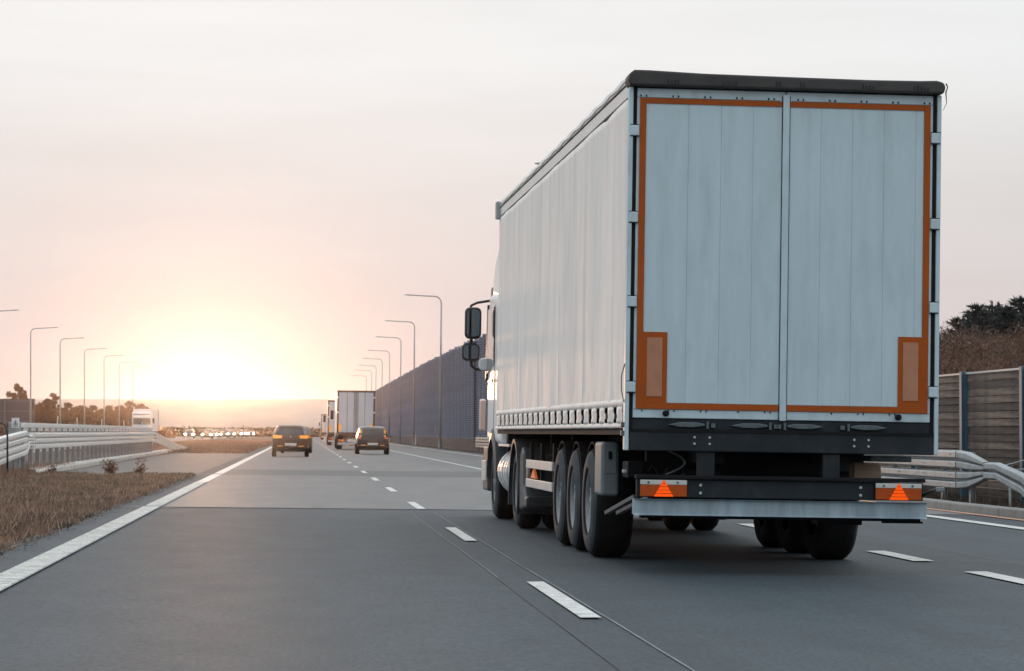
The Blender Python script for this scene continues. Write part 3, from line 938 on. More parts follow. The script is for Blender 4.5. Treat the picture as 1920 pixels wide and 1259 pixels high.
def twiggy(h, w, material, n, name='bare_tree'):
    """broom-like leafless tree: limbs and a haze of fine upright twigs"""
    root = thing(name, '', 'tree')
    mb = MB(); tips = []
    mb.tube([(0, 0, -0.2), (0.03, 0.02, h * .3)], [h * .022, h * .016], 7)
    for b in range(11):
        a = random.uniform(0, 2 * PI); s = random.uniform(.35, 1.0)
        p0 = Vector((0, 0, h * random.uniform(.06, .3))); p2 = Vector((math.cos(a) * w * s * .8, math.sin(a) * w * s * .8, h * random.uniform(.6, .92)))
        p1 = p0.lerp(p2, .45) + Vector((math.cos(a), math.sin(a), -.3)) * w * .12
        mb.tube([p0, p1, p2], [h * .011, h * .007, h * .002], 5); tips += [(p0, p1, p2)]
    mb.build('trunk', 'bark', root)
    vs = []; tr = []
    for i in range(n):
        p0, p1, p2 = random.choice(tips); t = random.uniform(.15, 1.08)
        q = p0.lerp(p1, t * 2) if t < .5 else p1.lerp(p2, t * 2 - 1)
        q = q + Vector((random.gauss(0, w * .16), random.gauss(0, w * .16), random.gauss(0, h * .045)))
        if q.z < .1: continue
        out = Vector((q.x, q.y, 0)) / max(w, .1)
        d = (Vector((random.gauss(0, .7), random.gauss(0, .7), random.uniform(.0, 1.2))) + out * .6).normalized() * random.uniform(.12, .42) * (h / 6) ** .5
        e = Vector((random.gauss(0, 1), random.gauss(0, 1), random.gauss(0, .3))).normalized() * random.uniform(.010, .026)
        o = len(vs); vs += [q - e, q + e, q + d]; tr.append((o, o + 1, o + 2))
    tri_mesh('crown', vs, tr, material, root)
    return root
def leafy(h, w, material, n, name='round_tree', pointed=False):
    root = thing(name, '', 'tree')
    mb = MB(); mb.tube([(0, 0, -0.2), (0.04, 0, h * .4), (0, .05, h * .8)], [h * .022, h * .015, h * .004], 7)
    cl = []
    for b in range(46):
        a = random.uniform(0, 2 * PI); z = random.uniform(.10, 1.0)
        s = (1.05 - z) if pointed else math.sqrt(max(0.03, 1 - ((z - .42) / .60) ** 2))
        s *= random.uniform(.25, 1.0)
        c = Vector((math.cos(a) * w * s * .85, math.sin(a) * w * s * .85, h * z * random.uniform(.88, .98)))
        cl.append((c, w * random.uniform(.11, .24) * (1.2 - z * .6)))
        if b % 3 == 0: mb.tube([(0, 0, h * z * .6), c], [h * .007, h * .002], 4)
    mb.build('trunk', 'bark', root)
    v, t = crown_cloud(cl, n, 0.075, .9, .9)
    k = 500                                       # loose sprays sticking out of the outline
    vs = []; tr = []
    for i in range(k):
        c, r = random.choice(cl)
        d = Vector((random.gauss(0, .6), random.gauss(0, .6), random.uniform(.2, 1.2))).normalized()
        p = c + d * r * .6; q = p + d * random.uniform(.15, .45)
        e = Vector((random.gauss(0, 1), random.gauss(0, 1), 0)).normalized() * .035
        o = len(vs); vs += [p - e, p + e, q]; tr.append((o, o + 1, o + 2))
    v = np.concatenate([v, np.array([list(p) for p in vs])]); t = np.concatenate([t, np.array(tr) + n * 3])
    tri_mesh('crown', v, t, material, root)
    return root
# --- right: dark conifers behind brown bare trees, above the plank wall
con_a, con_b = conifer(7.6), conifer(8.4)
br_a, br_b, br_c = twiggy(5.6, 2.0, 'twig_brown', 30000), twiggy(5.0, 2.2, 'twig_brown', 30000), twiggy(5.8, 1.7, 'twig_grey', 32000)
used = set()
def plant(proto, x, y, s, label, group, lift=0.0, cat='tree', sx=1.0):
    o = proto if proto not in used else copy_tree(proto)
    used.add(proto)
    o.location = (x, y, gz(x) + lift); o.scale = (s * sx, s * sx, s); o.rotation_euler.z = random.uniform(0, 6.28)
    tag(o, label, cat, group)
    return o
def px(xp, Y):                                   # where a point Y metres ahead lies on the road's normal plane
    return Y * math.tan(math.atan((xp - 960) / 5060) + rad(4.452))
def top(yp, Y):                                  # height over the ground of something that ends yp down the picture
    return EYE + (811 - yp) / 5060 * Y
gc = 'dark conifers behind the brown trees'; gb = 'bare brown trees behind the plank wall'
for proto, xp, yp, Y, label in ((con_a, 1832, 563, 138, 'dark spiky conifer nearest the trailer, behind the brown trees'),
                         (con_b, 1861, 558, 140, 'second dark conifer from the trailer, with a broad top'),
                         (con_b, 1874, 561, 132, 'slim dark conifer between the two broad-topped ones'),
                         (con_a, 1913, 549, 136, 'tallest dark conifer at the picture edge above the plank wall'),
                         (con_a, 1960, 545, 136, 'dark conifer just past the picture edge'),
                         (con_b, 1818, 575, 142, 'short dark conifer half hidden by the grey-brown tree'),
                         (con_a, 1796, 588, 126, 'low dark conifer nearest the trailer edge, among the grey-brown trees'),
                         (con_b, 1846, 570, 128, 'dark conifer between the two tallest spiky tops, nearer than both'),
                         (con_a, 1888, 566, 126, 'dark conifer left of the tallest one, filling the treeline'),
                         (con_a, 1936, 560, 128, 'dark conifer at the picture edge behind the brown brush'),
                         (con_b, 1892, 572, 146, 'short dark conifer seen between two taller ones')):
    H = 7.6 if proto is con_a else 8.4
    plant(proto, px(xp, Y), Y, top(yp, Y) / H, label, gc, sx=1.15)
for proto, xp, yp, Y, label in ((br_c, 1786, 586, 112, 'rounded grey-brown bare tree right beside the trailer edge'),
                         (br_c, 1738, 600, 116, 'grey-brown bare tree mostly hidden behind the trailer'),
                         (br_a, 1822, 618, 100, 'brown bare tree in front of the nearest conifer'),
                         (br_b, 1862, 602, 104, 'broad brown bare tree under the second conifer'),
                         (br_a, 1905, 590, 102, 'reddish bare tree under the tallest conifer'),
                         (br_b, 1790, 640, 94, 'low brown bare tree just over the wall beside the trailer'),
                         (br_b, 1845, 640, 92, 'low brown bare tree over the middle of the plank wall'),
                         (br_a, 1890, 632, 90, 'low brown bare tree over the thick blue post'),
                         (br_a, 1950, 600, 98, 'brown bare tree past the picture edge'),
                         (br_b, 1760, 628, 104, 'brown bare tree peeping out behind the trailer frame'),
                         (br_b, 1806, 606, 109, 'brown bare tree between the grey-brown one and the nearest conifer'),
                         (br_a, 1842, 596, 112, 'tall brown bare tree below the nearest conifer top'),
                         (br_b, 1880, 588, 114, 'brown bare tree filling the gap between two conifers'),
                         (br_a, 1868, 655, 84, 'lowest brown bare tree, just behind the wall cap'),
                         (br_b, 1815, 660, 86, 'brown brush behind the thin blue post'),
                         (br_b, 1915, 655, 82, 'brown brush behind the thick blue post'),
                         (br_a, 1776, 610, 108, 'brown bare tree against the trailer frame'),
                         (br_c, 1930, 625, 94, 'grey-brown bare tree at the picture edge over the wall')):
    H = {br_a: 5.6, br_b: 5.0, br_c: 5.8}[proto]
    plant(proto, px(xp, Y), Y, top(yp, Y) / H * 0.97, label, gb)
# --- left: rust-coloured trees beyond the opposite carriageway
lf_a, lf_b = leafy(5.0, 2.3, 'leaf_rust', 9000), leafy(4.2, 2.6, 'leaf_rust', 9000)
pine = leafy(6.5, 2.1, 'leaf_rust', 8000, 'pointed_tree', True)
gl = 'rust-coloured trees beyond the opposite carriageway'
for proto, xp, yp, Y, sx, label in ((lf_a, 33, 722, 420, 0.75, 'tall ragged tree rising over the big road sign'),
                         (pine, 101, 737, 410, 1.6, 'pointed rust-coloured tree between the sign and the third lamp'),
                         (lf_a, -12, 748, 420, 1.2, 'rust-coloured tree at the picture edge beside the sign'),
                         (lf_b, 80, 752, 430, 1.1, 'low rust-coloured tree right behind the sign edge'),
                         (lf_b, 135, 759, 430, 1.2, 'rounded rust-coloured tree just right of the third lamp'),
                         (lf_a, 155, 762, 440, 1.1, 'small rust-coloured tree before the fourth lamp'),
                         (lf_b, 182, 764, 436, 1.2, 'low broad rust-coloured tree right of the fourth lamp'),
                         (lf_a, 205, 762, 445, 1.1, 'rust-coloured tree behind the fifth lamp'),
                         (lf_b, 224, 764, 440, 1.0, 'rust-coloured tree behind the sixth lamp'),
                         (lf_a, 243, 754, 450, 1.3, 'tallest tree of the row, behind the oncoming white lorry'),
                         (lf_b, 262, 761, 456, 1.0, 'last rust-coloured tree before the bright glow'),
                         (lf_a, 118, 766, 450, 1.3, 'low rust-coloured tree at the foot of the pointed one'),
                         (lf_b, 62, 760, 440, 1.2, 'rust-coloured tree hidden behind the sign')):
    H = {lf_a: 5.0, lf_b: 4.2, pine: 6.5}[proto]
    plant(proto, px(xp, Y), Y, (top(yp, Y) - 0.1) / H, label, gl, sx=sx)
def low_bushes():
    vs = []; tr = []
    for i in range(9000):
        xp = random.uniform(-40, 330); Y = random.uniform(455, 500); X = px(xp, Y)
        h = 2.9 * (0.55 + 0.5 * mnoise.noise(Vector((X * .35, 0, 0)))) * (1 if xp < 260 else max(.25, 1 - (xp - 260) / 90)) + .6
        c = Vector((X, Y, gz(X) + random.uniform(0, max(.3, h)))); o = len(vs)
        for k in range(3): vs.append(c + Vector((random.gauss(0, .16), random.gauss(0, .16), random.gauss(0, .14))))
        tr.append((o, o + 1, o + 2))
    tag(tri_mesh('undergrowth', vs, tr, 'leaf_rust'), 'rust-coloured undergrowth below the trees beyond the carriageway', 'undergrowth', kind='stuff')
low_bushes()

# ---------------------------------------------------------------- wheels
def ring_nuts(mb, x, cy, cz, r, n, s):
    for k in range(n):
        a = 2 * PI * k / n + .1
        mb.lathe_x([(0, s), (x[1] - x[0], s), (x[1] - x[0], 0.0)], x[0], cy + r * math.cos(a), cz + r * math.sin(a), 6)
def truck_wheel(parent, u_out, v, R, width, side, name='wheel', dish='deep'):
    """outer face at u_out; side -1: outer face looks to -u"""
    s = side
    tyre = MB()
    prof = [(0.03, R * .56), (0.0, R * .62), (0.0, R * .74), (0.012, R * .88), (0.045, R * .965), (0.075, R), (width - 0.075, R), (width - 0.045, R * .965), (width - .012, R * .88), (width, R * .74), (width - .03, R * .56)]
    t = MB().lathe_x([(-s * x, r) for x, r in prof], 0, 0, 0, 44)
    for i in range(3):                                        # tread grooves as narrow recessed bands
        xx = width * (0.32 + 0.18 * i)
        t.lathe_x([(-s * (xx - .006), R + .0015), (-s * (xx + .006), R + .0015)], 0, 0, 0, 44)
    w = t.build(name, 'tyre', parent, smooth=True)
    w.location = (u_out, v, R)
    sw = MB().lathe_x([(-s * x, r) for x, r in ((.027, R * .585), (-.003, R * .63), (-.005, R * .66), (-.003, R * .68), (-.004, R * .80), (.006, R * .87), (.014, R * .90), (.03, R * .93))], 0, 0, 0, 44)
    sw.build('sidewall', 'sidewall', w, smooth=True)
    rim = MB()
    if dish == 'deep':
        pr = [(0.02, R * .60), (0.015, R * .565), (0.04, R * .53), (0.10, R * .50), (0.115, R * .46), (0.10, R * .36), (0.105, R * .30), (0.09, R * .27), (0.045, R * .25), (0.035, R * .20), (0.03, 0.0)]
    else:
        pr = [(0.02, R * .60), (0.015, R * .565), (0.05, R * .53), (0.05, R * .30), (0.03, R * .28), (0.0, R * .22), (-0.01, 0.0)]
    rim.lathe_x([(-s * x, r) for x, r in pr], 0, 0, 0, 40)
    rm = rim.build('rim', 'rim_grey', w, smooth=True)
    nuts = MB(); xs = (-s * 0.11, -s * 0.06)
    ring_nuts(nuts, (-s * 0.11, -s * 0.04), 0, 0, R * .325, 10, 0.022)
    nuts.build('wheel_nuts', 'bolt_steel', w)
    holes = MB()
    for k in range(10):
        a = 2 * PI * k / 10 + .4
        holes.lathe_x([(-s * .085, 0.032), (-s * .0845, 0.0)], 0, R * .42 * math.cos(a), R * .42 * math.sin(a), 8)
    holes.build('rim_holes', 'chassis_black', w)
    return w

# ---------------------------------------------------------------- the big curtain-side truck
TR = thing('curtainsider_truck', 'big white curtain-sided truck with orange-edged rear doors filling the middle lane', 'truck',
           (3.976, 22.3, gz(3.966)), (0, 0.0165, 0.0123))
TR.scale = (1.018, 1, 1)
LEN = 12.85
def part(mb, name, material, parent=None, **k):
    return mb.build(name, material, parent or TR, **k)

# doors
PW = [-1.160, -0.807, -0.535, -0.270, -0.028]
for s in (-1, 1):
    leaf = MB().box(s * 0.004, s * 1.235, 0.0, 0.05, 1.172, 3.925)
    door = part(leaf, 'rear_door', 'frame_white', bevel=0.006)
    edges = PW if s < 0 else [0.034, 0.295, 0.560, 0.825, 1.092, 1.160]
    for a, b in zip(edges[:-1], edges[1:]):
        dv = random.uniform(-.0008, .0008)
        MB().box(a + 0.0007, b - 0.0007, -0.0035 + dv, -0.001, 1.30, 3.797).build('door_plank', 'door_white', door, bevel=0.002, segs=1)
    if s > 0:
        part(MB().box(-0.026, 0.030, -0.022, -0.0005, 1.165, 3.90), 'closing_strip', 'frame_white', door, bevel=0.006)
        for x in (-0.029, 0.0335):
            part(MB().box(x - 0.003, x + 0.003, -0.0085, -0.0005, 1.172, 3.885), 'strip_seal', 'chassis_black', door)
    # orange reflective tape
    T0, T1 = -0.0125, -0.0085
    lo, hi = (s * 1.212, s * 1.160)
    def tape(name, x0, x1, z0, z1, material='tape_orange', d=0.0):
        MB().box(x0, x1, T0 - d, T1 - d, z0, z1).build(name, material, door)
    tape('reflective_tape', lo, hi, 1.2485, 3.8415)
    tape('reflective_tape', s * 1.1595, s * 0.0345, 3.797, 3.8415)
    tape('reflective_tape', s * 1.1595, s * 0.0345, 1.2485, 1.298)
    tape('marker_plate', s * 1.1595, s * 0.960, 1.2985, 1.888)
    tape('marker_plate_centre', s * 1.128, s * 1.000, 1.352, 1.842, 'tape_salmon', 0.0045)
    # hinges on the outer edge
    for z in (3.566, 2.842, 2.138, 1.428):
        h = MB().box(s * 1.292, s * 1.218, -0.030, -0.001, z - 0.044, z + 0.044)
        hg = h.build('hinge', 'frame_white', door, bevel=0.008)
        MB().tube([(s * 1.250, -0.034, z - 0.052), (s * 1.250, -0.034, z + 0.052)], 0.011, 8).build('hinge_pin', 'frame_white', hg) if False else None
        for za, zb in ((z + 0.0445, z + 0.050), (z - 0.050, z - 0.0445)):
            MB().box(s * 1.293, s * 1.219, -0.026, -0.002, za, zb).build('hinge_seal', 'chassis_black', door)
    # rivets in pairs on the top and bottom rails
    rv = MB(); x = 0.10
    while x < 1.2:
        for dx in (0, 0.045):
            rv.box(s * (x + dx) - .006, s * (x + dx) + .006, -0.006, -0.001, 3.853, 3.868)
            if random.random() < .75: rv.box(s * (x + dx) - .005, s * (x + dx) + .005, -0.006, -0.001, 1.228, 1.241)
        x += 0.265
    rv.build('rivets', 'chassis_black', door)
    MB().box(s * 1.235, s * 0.05, -0.003, -0.0005, 3.8445, 3.849).build('rail_groove', 'latch_steel', door)
    MB().box(s * 1.235, s * 0.05, -0.003, -0.0005, 1.2435, 1.2465).build('rail_groove', 'latch_steel', door)
    bf = MB()
    vs = []
    bf.tube([(s * 0.965, -0.001, 1.212), (s * 0.965, -0.035, 1.212), (s * 0.965, -0.05, 1.212)], [0.026, 0.026, 0.014], 14)
    bf.build('rubber_buffer', 'chassis_black', door, smooth=False)
    # corner posts either side
    part(MB().box(s * 1.303, s * 1.268, -0.02, 0.08, 0.90, 3.93), 'corner_post', 'frame_white', bevel=0.008)
    part(MB().box(s * 1.2675, s * 1.236, 0.004, 0.06, 1.0, 3.93), 'door_seal', 'chassis_black')
# roof cap with a softly sagging top
cap_r = []
for (v, dz) in ((-0.075, -0.012), (-0.085, -0.03), (0.14, 0.0)):
    pass
prof = [(-1.305, 3.935), (-1.322, 3.985), (-1.312, 4.035), (-1.27, 4.066), (-1.15, 4.066), (-0.7, 4.050), (0.0, 4.042), (0.7, 4.036), (1.1, 4.040), (1.25, 4.046), (1.305, 4.03), (1.322, 3.99), (1.305, 3.935)]
mb = MB(); mb.prism(prof, -0.085, 0.16, 'y')
part(mb, 'roof_cap', 'cap_dark', bevel=0.018, segs=3)
mk = MB()
for x0 in (-1.0, -0.55, -0.10, 0.10, 0.62, 1.05):
    for j in range(random.randint(2, 5)):
        mk.box(x0 + j * .028, x0 + j * .028 + .012, -0.089, -0.084, 3.955, 3.99 + random.uniform(-.01, .012))
part(mk, 'cap_clips', 'chassis_blue')
fr = MB().tube([(1.322, -0.08, 4.02), (1.332, -0.09, 3.99), (1.325, -0.06, 3.95), (1.335, -0.05, 3.86), (1.31, -0.03, 3.80)], [.008, .005, .006, .003, .002], 5)
part(fr, 'frayed_strap', 'truck_frame')
# roof sheet and rails
mb = MB(); rings = []
for i in range(27):
    v = 0.16 + (LEN - 0.16) * i / 26; b = 0.012 if i % 2 else 0.0
    rings.append([(-1.292, v, 3.989), (-1.296, v, 4.02), (-1.285, v, 4.050 + b), (-1.1, v, 4.066 + b), (0, v, 4.070 + b), (1.1, v, 4.066 + b), (1.285, v, 4.050 + b), (1.296, v, 4.02), (1.292, v, 3.989)])
mb.loft(rings, closed=True)
part(mb, 'roof_sheet', 'roof_tarp', smooth=False)
for s in (-1, 1):
    part(MB().box(s * 1.262, s * 1.287, 0.09, LEN, 3.865, 3.972), 'roof_rail', 'curtain_band', bevel=0.006)
    part(MB().box(s * 1.258, s * 1.283, 0.09, LEN, 3.973, 3.988), 'roof_gap', 'chassis_black')
    part(MB().box(s * 1.255, s * 1.282, 0.09, LEN, 3.842, 3.863), 'rail_shadow_gap', 'chassis_black')
    part(MB().box(s * 1.345, s * 1.22, LEN - 0.16, LEN + 0.02, 3.83, 4.055), 'front_corner_cap', 'galvanised', bevel=0.012)
rope = MB().tube([(-1.296, 0.1 + (LEN - .3) * i / 40, 4.008 + 0.010 * math.sin(i * 2.1)) for i in range(41)], 0.008, 5)
part(rope, 'roof_rope', 'roof_tarp')
# curtains
for s in (-1, 1):
    nx, nz = (300, 44) if s < 0 else (60, 10)
    z0, z1 = 1.262, 3.846
    mb = MB(); vs = []; fs = []
    for j in range(nz + 1):
        z = z0 + (z1 - z0) * j / nz; tz = (z - z0) / (z1 - z0)
        for i in range(nx + 1):
            v = 0.085 + (LEN - 0.09) * i / nx
            f = 0.0030 * mnoise.noise(Vector((v * 5.5, z * 0.35, 1))) * (0.12 + 0.78 * tz ** 1.5)
            f += 0.011 * mnoise.noise(Vector((v * 0.9, z * 0.8, 5))) + 0.003 * mnoise.noise(Vector((v * 2.4, z * 2.2, 7)))
            f += 0.0018 * mnoise.noise(Vector((v * 13, z * 0.25, 8))) * tz ** 2
            f += 0.004 * math.exp(-((v % 2.14 - 1.07) / 0.05) ** 2)
            f += 0.006 * math.exp(-((z - 1.34) / 0.05) ** 2) * mnoise.noise(Vector((v * 3, 0, 2)))
            edge = min(1, min(i, nx - i) / 4)
            vs.append((s * (1.288 + f * edge), v, z))
    for j in range(nz):
        for i in range(nx):
            fs.append((j * (nx + 1) + i, j * (nx + 1) + i + 1, (j + 1) * (nx + 1) + i + 1, (j + 1) * (nx + 1) + i))
    mb.add(vs, fs)
    cur = part(mb, 'side_curtain', 'curtain', smooth=True)
    sm = cur.modifiers.new('thickness', 'SOLIDIFY'); sm.thickness = 0.004
    # hem, straps and lower edge
    hem = MB(); rr = []
    n = 60
    for i in range(n + 1):
        v = 0.085 + (LEN - 0.09) * i / n; d = 0.004 * mnoise.noise(Vector((v * 4, 0, 3)))
        rr.append([(s * (1.292 + d), v, 1.262), (s * (1.297 + d), v, 1.30), (s * (1.291 + d), v, 1.325), (s * 1.282, v, 1.325), (s * 1.282, v, 1.262)])
    hem.loft(rr).build('hem', 'curtain', cur, smooth=True)
    lr = []
    for i in range(n + 1):
        v = 0.085 + (LEN - 0.09) * i / n; d = 0.006 * mnoise.noise(Vector((v * 5, 2, 3)))
        lr.append([(s * (1.294 + d), v, 1.085 + d), (s * (1.298 + d), v, 1.10), (s * (1.294 + d), v, 1.128), (s * 1.285, v, 1.128), (s * 1.285, v, 1.085)])
    MB().loft(lr).build('lower_edge', 'curtain', cur, smooth=True)
    st = MB()
    st.loft([[(s * 1.286, -0.20 + n_, z), (s * (1.296 + b), -0.17 + n_, z), (s * (1.300 + b), 0.0, z), (s * (1.296 + b), 0.17 - n_, z), (s * 1.286, 0.20 - n_, z)]
             for z, b, n_ in ((1.128, 0, .0), (1.15, .006, .035), (1.185, -.002, .012), (1.205, .0, .012), (1.238, .005, .045), (1.263, 0, .02))])
    stp = st.build('strap_flap', 'curtain', cur, smooth=True)
    bk = MB().box(s * 1.300, s * 1.312, -0.03, 0.03, 1.165, 1.215).build('buckle', 'galvanised', cur, bevel=0.004)
    v = 0.40; k = 0
    while v < LEN - 0.2:
        a = stp if k == 0 else twin(stp, cur)
        a.location = (0, v, 0); a.scale = (1, random.uniform(.95, 1.06), 1)
        if k % 3 == 1 or k == 0:
            q = bk if k == 0 else twin(bk, cur)
            q.location = (0, v + 0.24, random.uniform(-.02, .01))
        v += 0.60; k += 1
    part(MB().box(s * 1.20, s * 1.27, 0.12, LEN, 1.03, 1.262), 'side_rave', 'chassis_black')
front = MB().box(-1.25, 1.25, LEN - 0.05, LEN, 1.17, 4.0)
part(front, 'front_wall', 'curtain')
part(MB().box(-1.24, 1.24, 0.10, LEN - 0.06, 1.06, 1.20), 'load_floor', 'chassis_black')
hose = MB().tube([(-1.305, 0.0, 1.62), (-1.33, 0.02, 1.52), (-1.325, 0.05, 1.40), (-1.305, 0.03, 1.30)], 0.006, 6)
part(hose, 'tension_cord', 'post_steel')
for z in (1.02, 1.09):
    part(MB().box(-1.33, -1.285, -0.01, 0.05, z, z + 0.045), 'ratchet', 'latch_steel', bevel=0.006)
# rear crossmember with latch levers and bolts
cm = part(MB().box(-1.262, 1.262, -0.012, 0.12, 0.90, 1.075), 'rear_crossmember', 'chassis_blue', bevel=0.008)
part(MB().box(-1.262, 1.262, 0.012, 0.11, 1.0755, 1.165), 'latch_recess', 'chassis_blue', cm)
part(MB().box(-1.262, 1.262, -0.020, 0.0, 1.058, 1.082), 'recess_lip', 'chassis_black', cm)
for x, d in ((-0.79, 1), (-0.27, 1), (0.19, -1), (0.72, -1)):
    lv = MB()
    lv.prism([(x - d * .16, 1.120), (x - d * .06, 1.141), (x + d * .08, 1.142), (x + d * .15, 1.130), (x + d * .15, 1.112), (x + d * .05, 1.099), (x - d * .06, 1.100)], -0.022, 0.004, 'y')
    lever = lv.build('latch_lever', 'latch_steel', cm, bevel=0.006)
    br = MB().box(x + d * .16, x + d * .18, -0.03, 0.01, 1.09, 1.15)
    br.box(x + d * .20, x + d * .235, -0.02, 0.01, 1.10, 1.135)
    br.build('latch_bracket', 'latch_steel', cm)
bl = MB()
for x in (-0.725, -0.60, 0.60, 0.72):
    for z in (0.965, 1.018):
        bl.tube([(x, -0.013, z), (x, -0.022, z)], 0.010, 8)
bl.build('bolts', 'bolt_steel', cm)
# chassis
for x in (-0.52, 0.52):
    part(MB().box(x - 0.07, x + 0.07, 0.15, 11.8, 0.80, 1.055), 'chassis_beam', 'chassis_black')
    part(MB().box(x - 0.17, x - 0.03, 0.02, 0.10, 0.66, 0.895), 'bumper_bracket', 'chassis_blue', bevel=0.006)
part(MB().box(-1.12, 1.12, 12.98, 13.2, 0.45, 1.30), 'underbody_dark_fill', 'chassis_black')  # black box added to keep the space below the trailer front dark
part(MB().box(-0.80, 0.74, 2.35, 2.42, 0.45, 0.80), 'underbody_dark_plate', 'chassis_black')  # this and the next: black plates added to darken the underside
part(MB().box(-1.10, 0.78, 2.2, 2.34, 0.80, 1.0), 'underbody_dark_plate', 'chassis_black')
for v in (1.2, 2.3, 7.0, 9.2):
    part(MB().box(-0.95, 0.95, v, v + 0.1, 0.80, 1.03), 'cross_member', 'chassis_black')
# light bar and rear underrun bumper
lb = part(MB().box(-1.19, 1.19, 0.02, 0.09, 0.515, 0.665), 'light_bar', 'chassis_blue', bevel=0.006)
part(MB().box(-1.20, 1.20, -0.02, 0.10, 0.668, 0.700), 'bar_lip', 'chassis_black', lb, bevel=0.006)
bl = MB()
for x in (-0.665, 0.665):
    for z in (0.555, 0.620):
        bl.tube([(x, 0.018, z), (x, 0.010, z)], 0.012, 8)
bl.build('bolts', 'bolt_steel', lb)
for s in (-1, 1):
    c = s * 0.975
    lamp = part(MB().box(c - 0.196, c + 0.196, -0.012, 0.018, 0.520, 0.662), 'tail_lamp', 'chassis_black', bevel=0.004)
    MB().box(c - 0.192, c + 0.192, -0.026, -0.0125, 0.620, 0.659).build('clear_lens', 'lamp_clear', lamp, bevel=0.004)
    MB().box(c - 0.192, c + 0.192, -0.024, -0.0125, 0.523, 0.6185).build('red_lens', 'lamp_red', lamp, bevel=0.004)
    tz = [(c - 0.080, 0.522), (c + 0.080, 0.522), (c, 0.663)]
    tri = MB()
    for k in range(5):
        a, b = k / 5, (k + 1) / 5 - 0.04
        def row(t): return 0.522 + 0.141 * t, 0.080 * (1 - t)
        (za, wa), (zb, wb) = row(a), row(b)
        tri.prism([(c - wa, za), (c + wa, za), (c + wb, zb), (c - wb, zb)], -0.036, -0.0265, 'y')
    base = MB().prism(tz, -0.030, -0.0262, 'y').build('triangle_reflector', 'tape_orange', lamp)
    tri.build('reflector_bars', 'triangle_glow', lamp)
    for dx in (-0.125, 0.115):
        MB().tube([(c + dx, -0.0262, 0.638), (c + dx, -0.030, 0.638)], 0.010, 8).build('lens_screw', 'latch_steel', lamp)
bp = MB()
bp.loft([[(x, v0, 0.372), (x, v1 - .04, 0.368), (x, v1, 0.378), (x, v1, 0.494), (x, v1 - .04, 0.503), (x, v0, 0.500)] for x, v0, v1 in ((-1.222, 0.05, 0.05), (-1.218, 0.06, -0.05), (-1.19, 0.06, -0.075), (1.19, 0.06, -0.075), (1.204, 0.06, -0.05), (1.208, 0.05, 0.05))])
part(bp, 'rear_bumper', 'bumper_zinc', bevel=0.004)
part(MB().box(-1.16, 1.16, -0.02, 0.07, 0.342, 0.364), 'bumper_underside', 'chassis_black')
part(MB().box(0.35, 0.72, 0.2, 0.5, 0.30, 0.345), 'mudflap_bracket', 'chassis_black')
part(MB().box(0.86, 1.19, 0.02, 0.1, 0.325, 0.341), 'mudflap_bracket', 'chassis_black')
# right-hand under-body bits
part(MB().box(0.82, 1.17, 0.35, 0.75, 0.835, 0.885), 'folding_ladder', 'latch_steel', bevel=0.006)
part(MB().tube([(0.80, 1.0, 0.72), (1.04, 1.0, 0.72)], 0.10, 18), 'air_tank', 'tank_tan', bevel=0.01)
arm = MB().tube([(1.19, 0.02, 0.56), (1.24, -0.02, 0.60), (1.30, -0.03, 0.612)], [0.014, 0.016, 0.014], 8)
part(arm, 'marker_arm', 'mirror_black', smooth=True)
part(MB().box(1.28, 1.355, -0.045, -0.012, 0.595, 0.635), 'side_marker', 'rim_grey', bevel=0.008)
hs = MB().tube([(-0.92 + .16 * math.sin(t), 0.25, 0.70 + 0.20 * t / 3) for t in np.linspace(0, 3, 9)], 0.009, 6)
part(hs, 'air_hose', 'latch_steel', smooth=True)
hs2 = MB().tube([(-1.05 + .05 * t, 0.35, 0.72 + 0.06 * math.sin(t * 2.2)) for t in np.linspace(0, 6, 12)], 0.010, 6)
part(hs2, 'air_hose', 'chassis_black', smooth=True)
part(MB().tube([(-0.75, 0.4, 0.705), (-0.45, 0.4, 0.705)], 0.05, 12), 'valve_block', 'chassis_black')
# left-hand boxes and rails
tb = part(MB().box(-1.262, -1.105, 1.85, 2.35, 0.60, 1.085), 'tool_box', 'box_grey', bevel=0.03, segs=3)
part(MB().box(-1.24, -1.13, 1.842, 1.850, 0.80, 1.04), 'lid_panel', 'box_grey', tb, bevel=0.004)
part(MB().box(-1.20, -1.17, 1.83, 1.85, 0.93, 1.0), 'lid_catch', 'chassis_black', tb)
for k in range(2):
    part(MB().loft([[(-1.20 + k * .12, .15, .50), (-1.16 + k * .12, .15, .50), (-1.16 + k * .12, .17, .53), (-1.20 + k * .12, .17, .53)],
                    [(-1.30 + k * .10, 1.25, .33), (-1.26 + k * .10, 1.25, .33), (-1.26 + k * .10, 1.27, .36), (-1.30 + k * .10, 1.27, .36)]]), 'mudguard_stay', 'fender_grey')
part(MB().box(-1.15, -1.02, 0.9, 1.25, 0.66, 0.80), 'marker_box', 'chassis_black', bevel=0.01)
part(MB().box(-1.185, -1.15, 0.95, 1.02, 0.70, 0.73), 'side_marker', 'lamp_clear', bevel=0.006)
for s in (-1, 1):
    for z in (0.755, 0.535):
        part(MB().box(s * 1.235, s * 1.205, 6.35, 9.25, z, z + 0.098), 'side_guard_rail', 'rail_alu', bevel=0.006)
    for v in (6.5, 7.8, 9.0):
        part(MB().box(s * 1.204, s * 1.16, v, v + 0.07, 0.52, 1.05), 'side_guard_post', 'chassis_black')
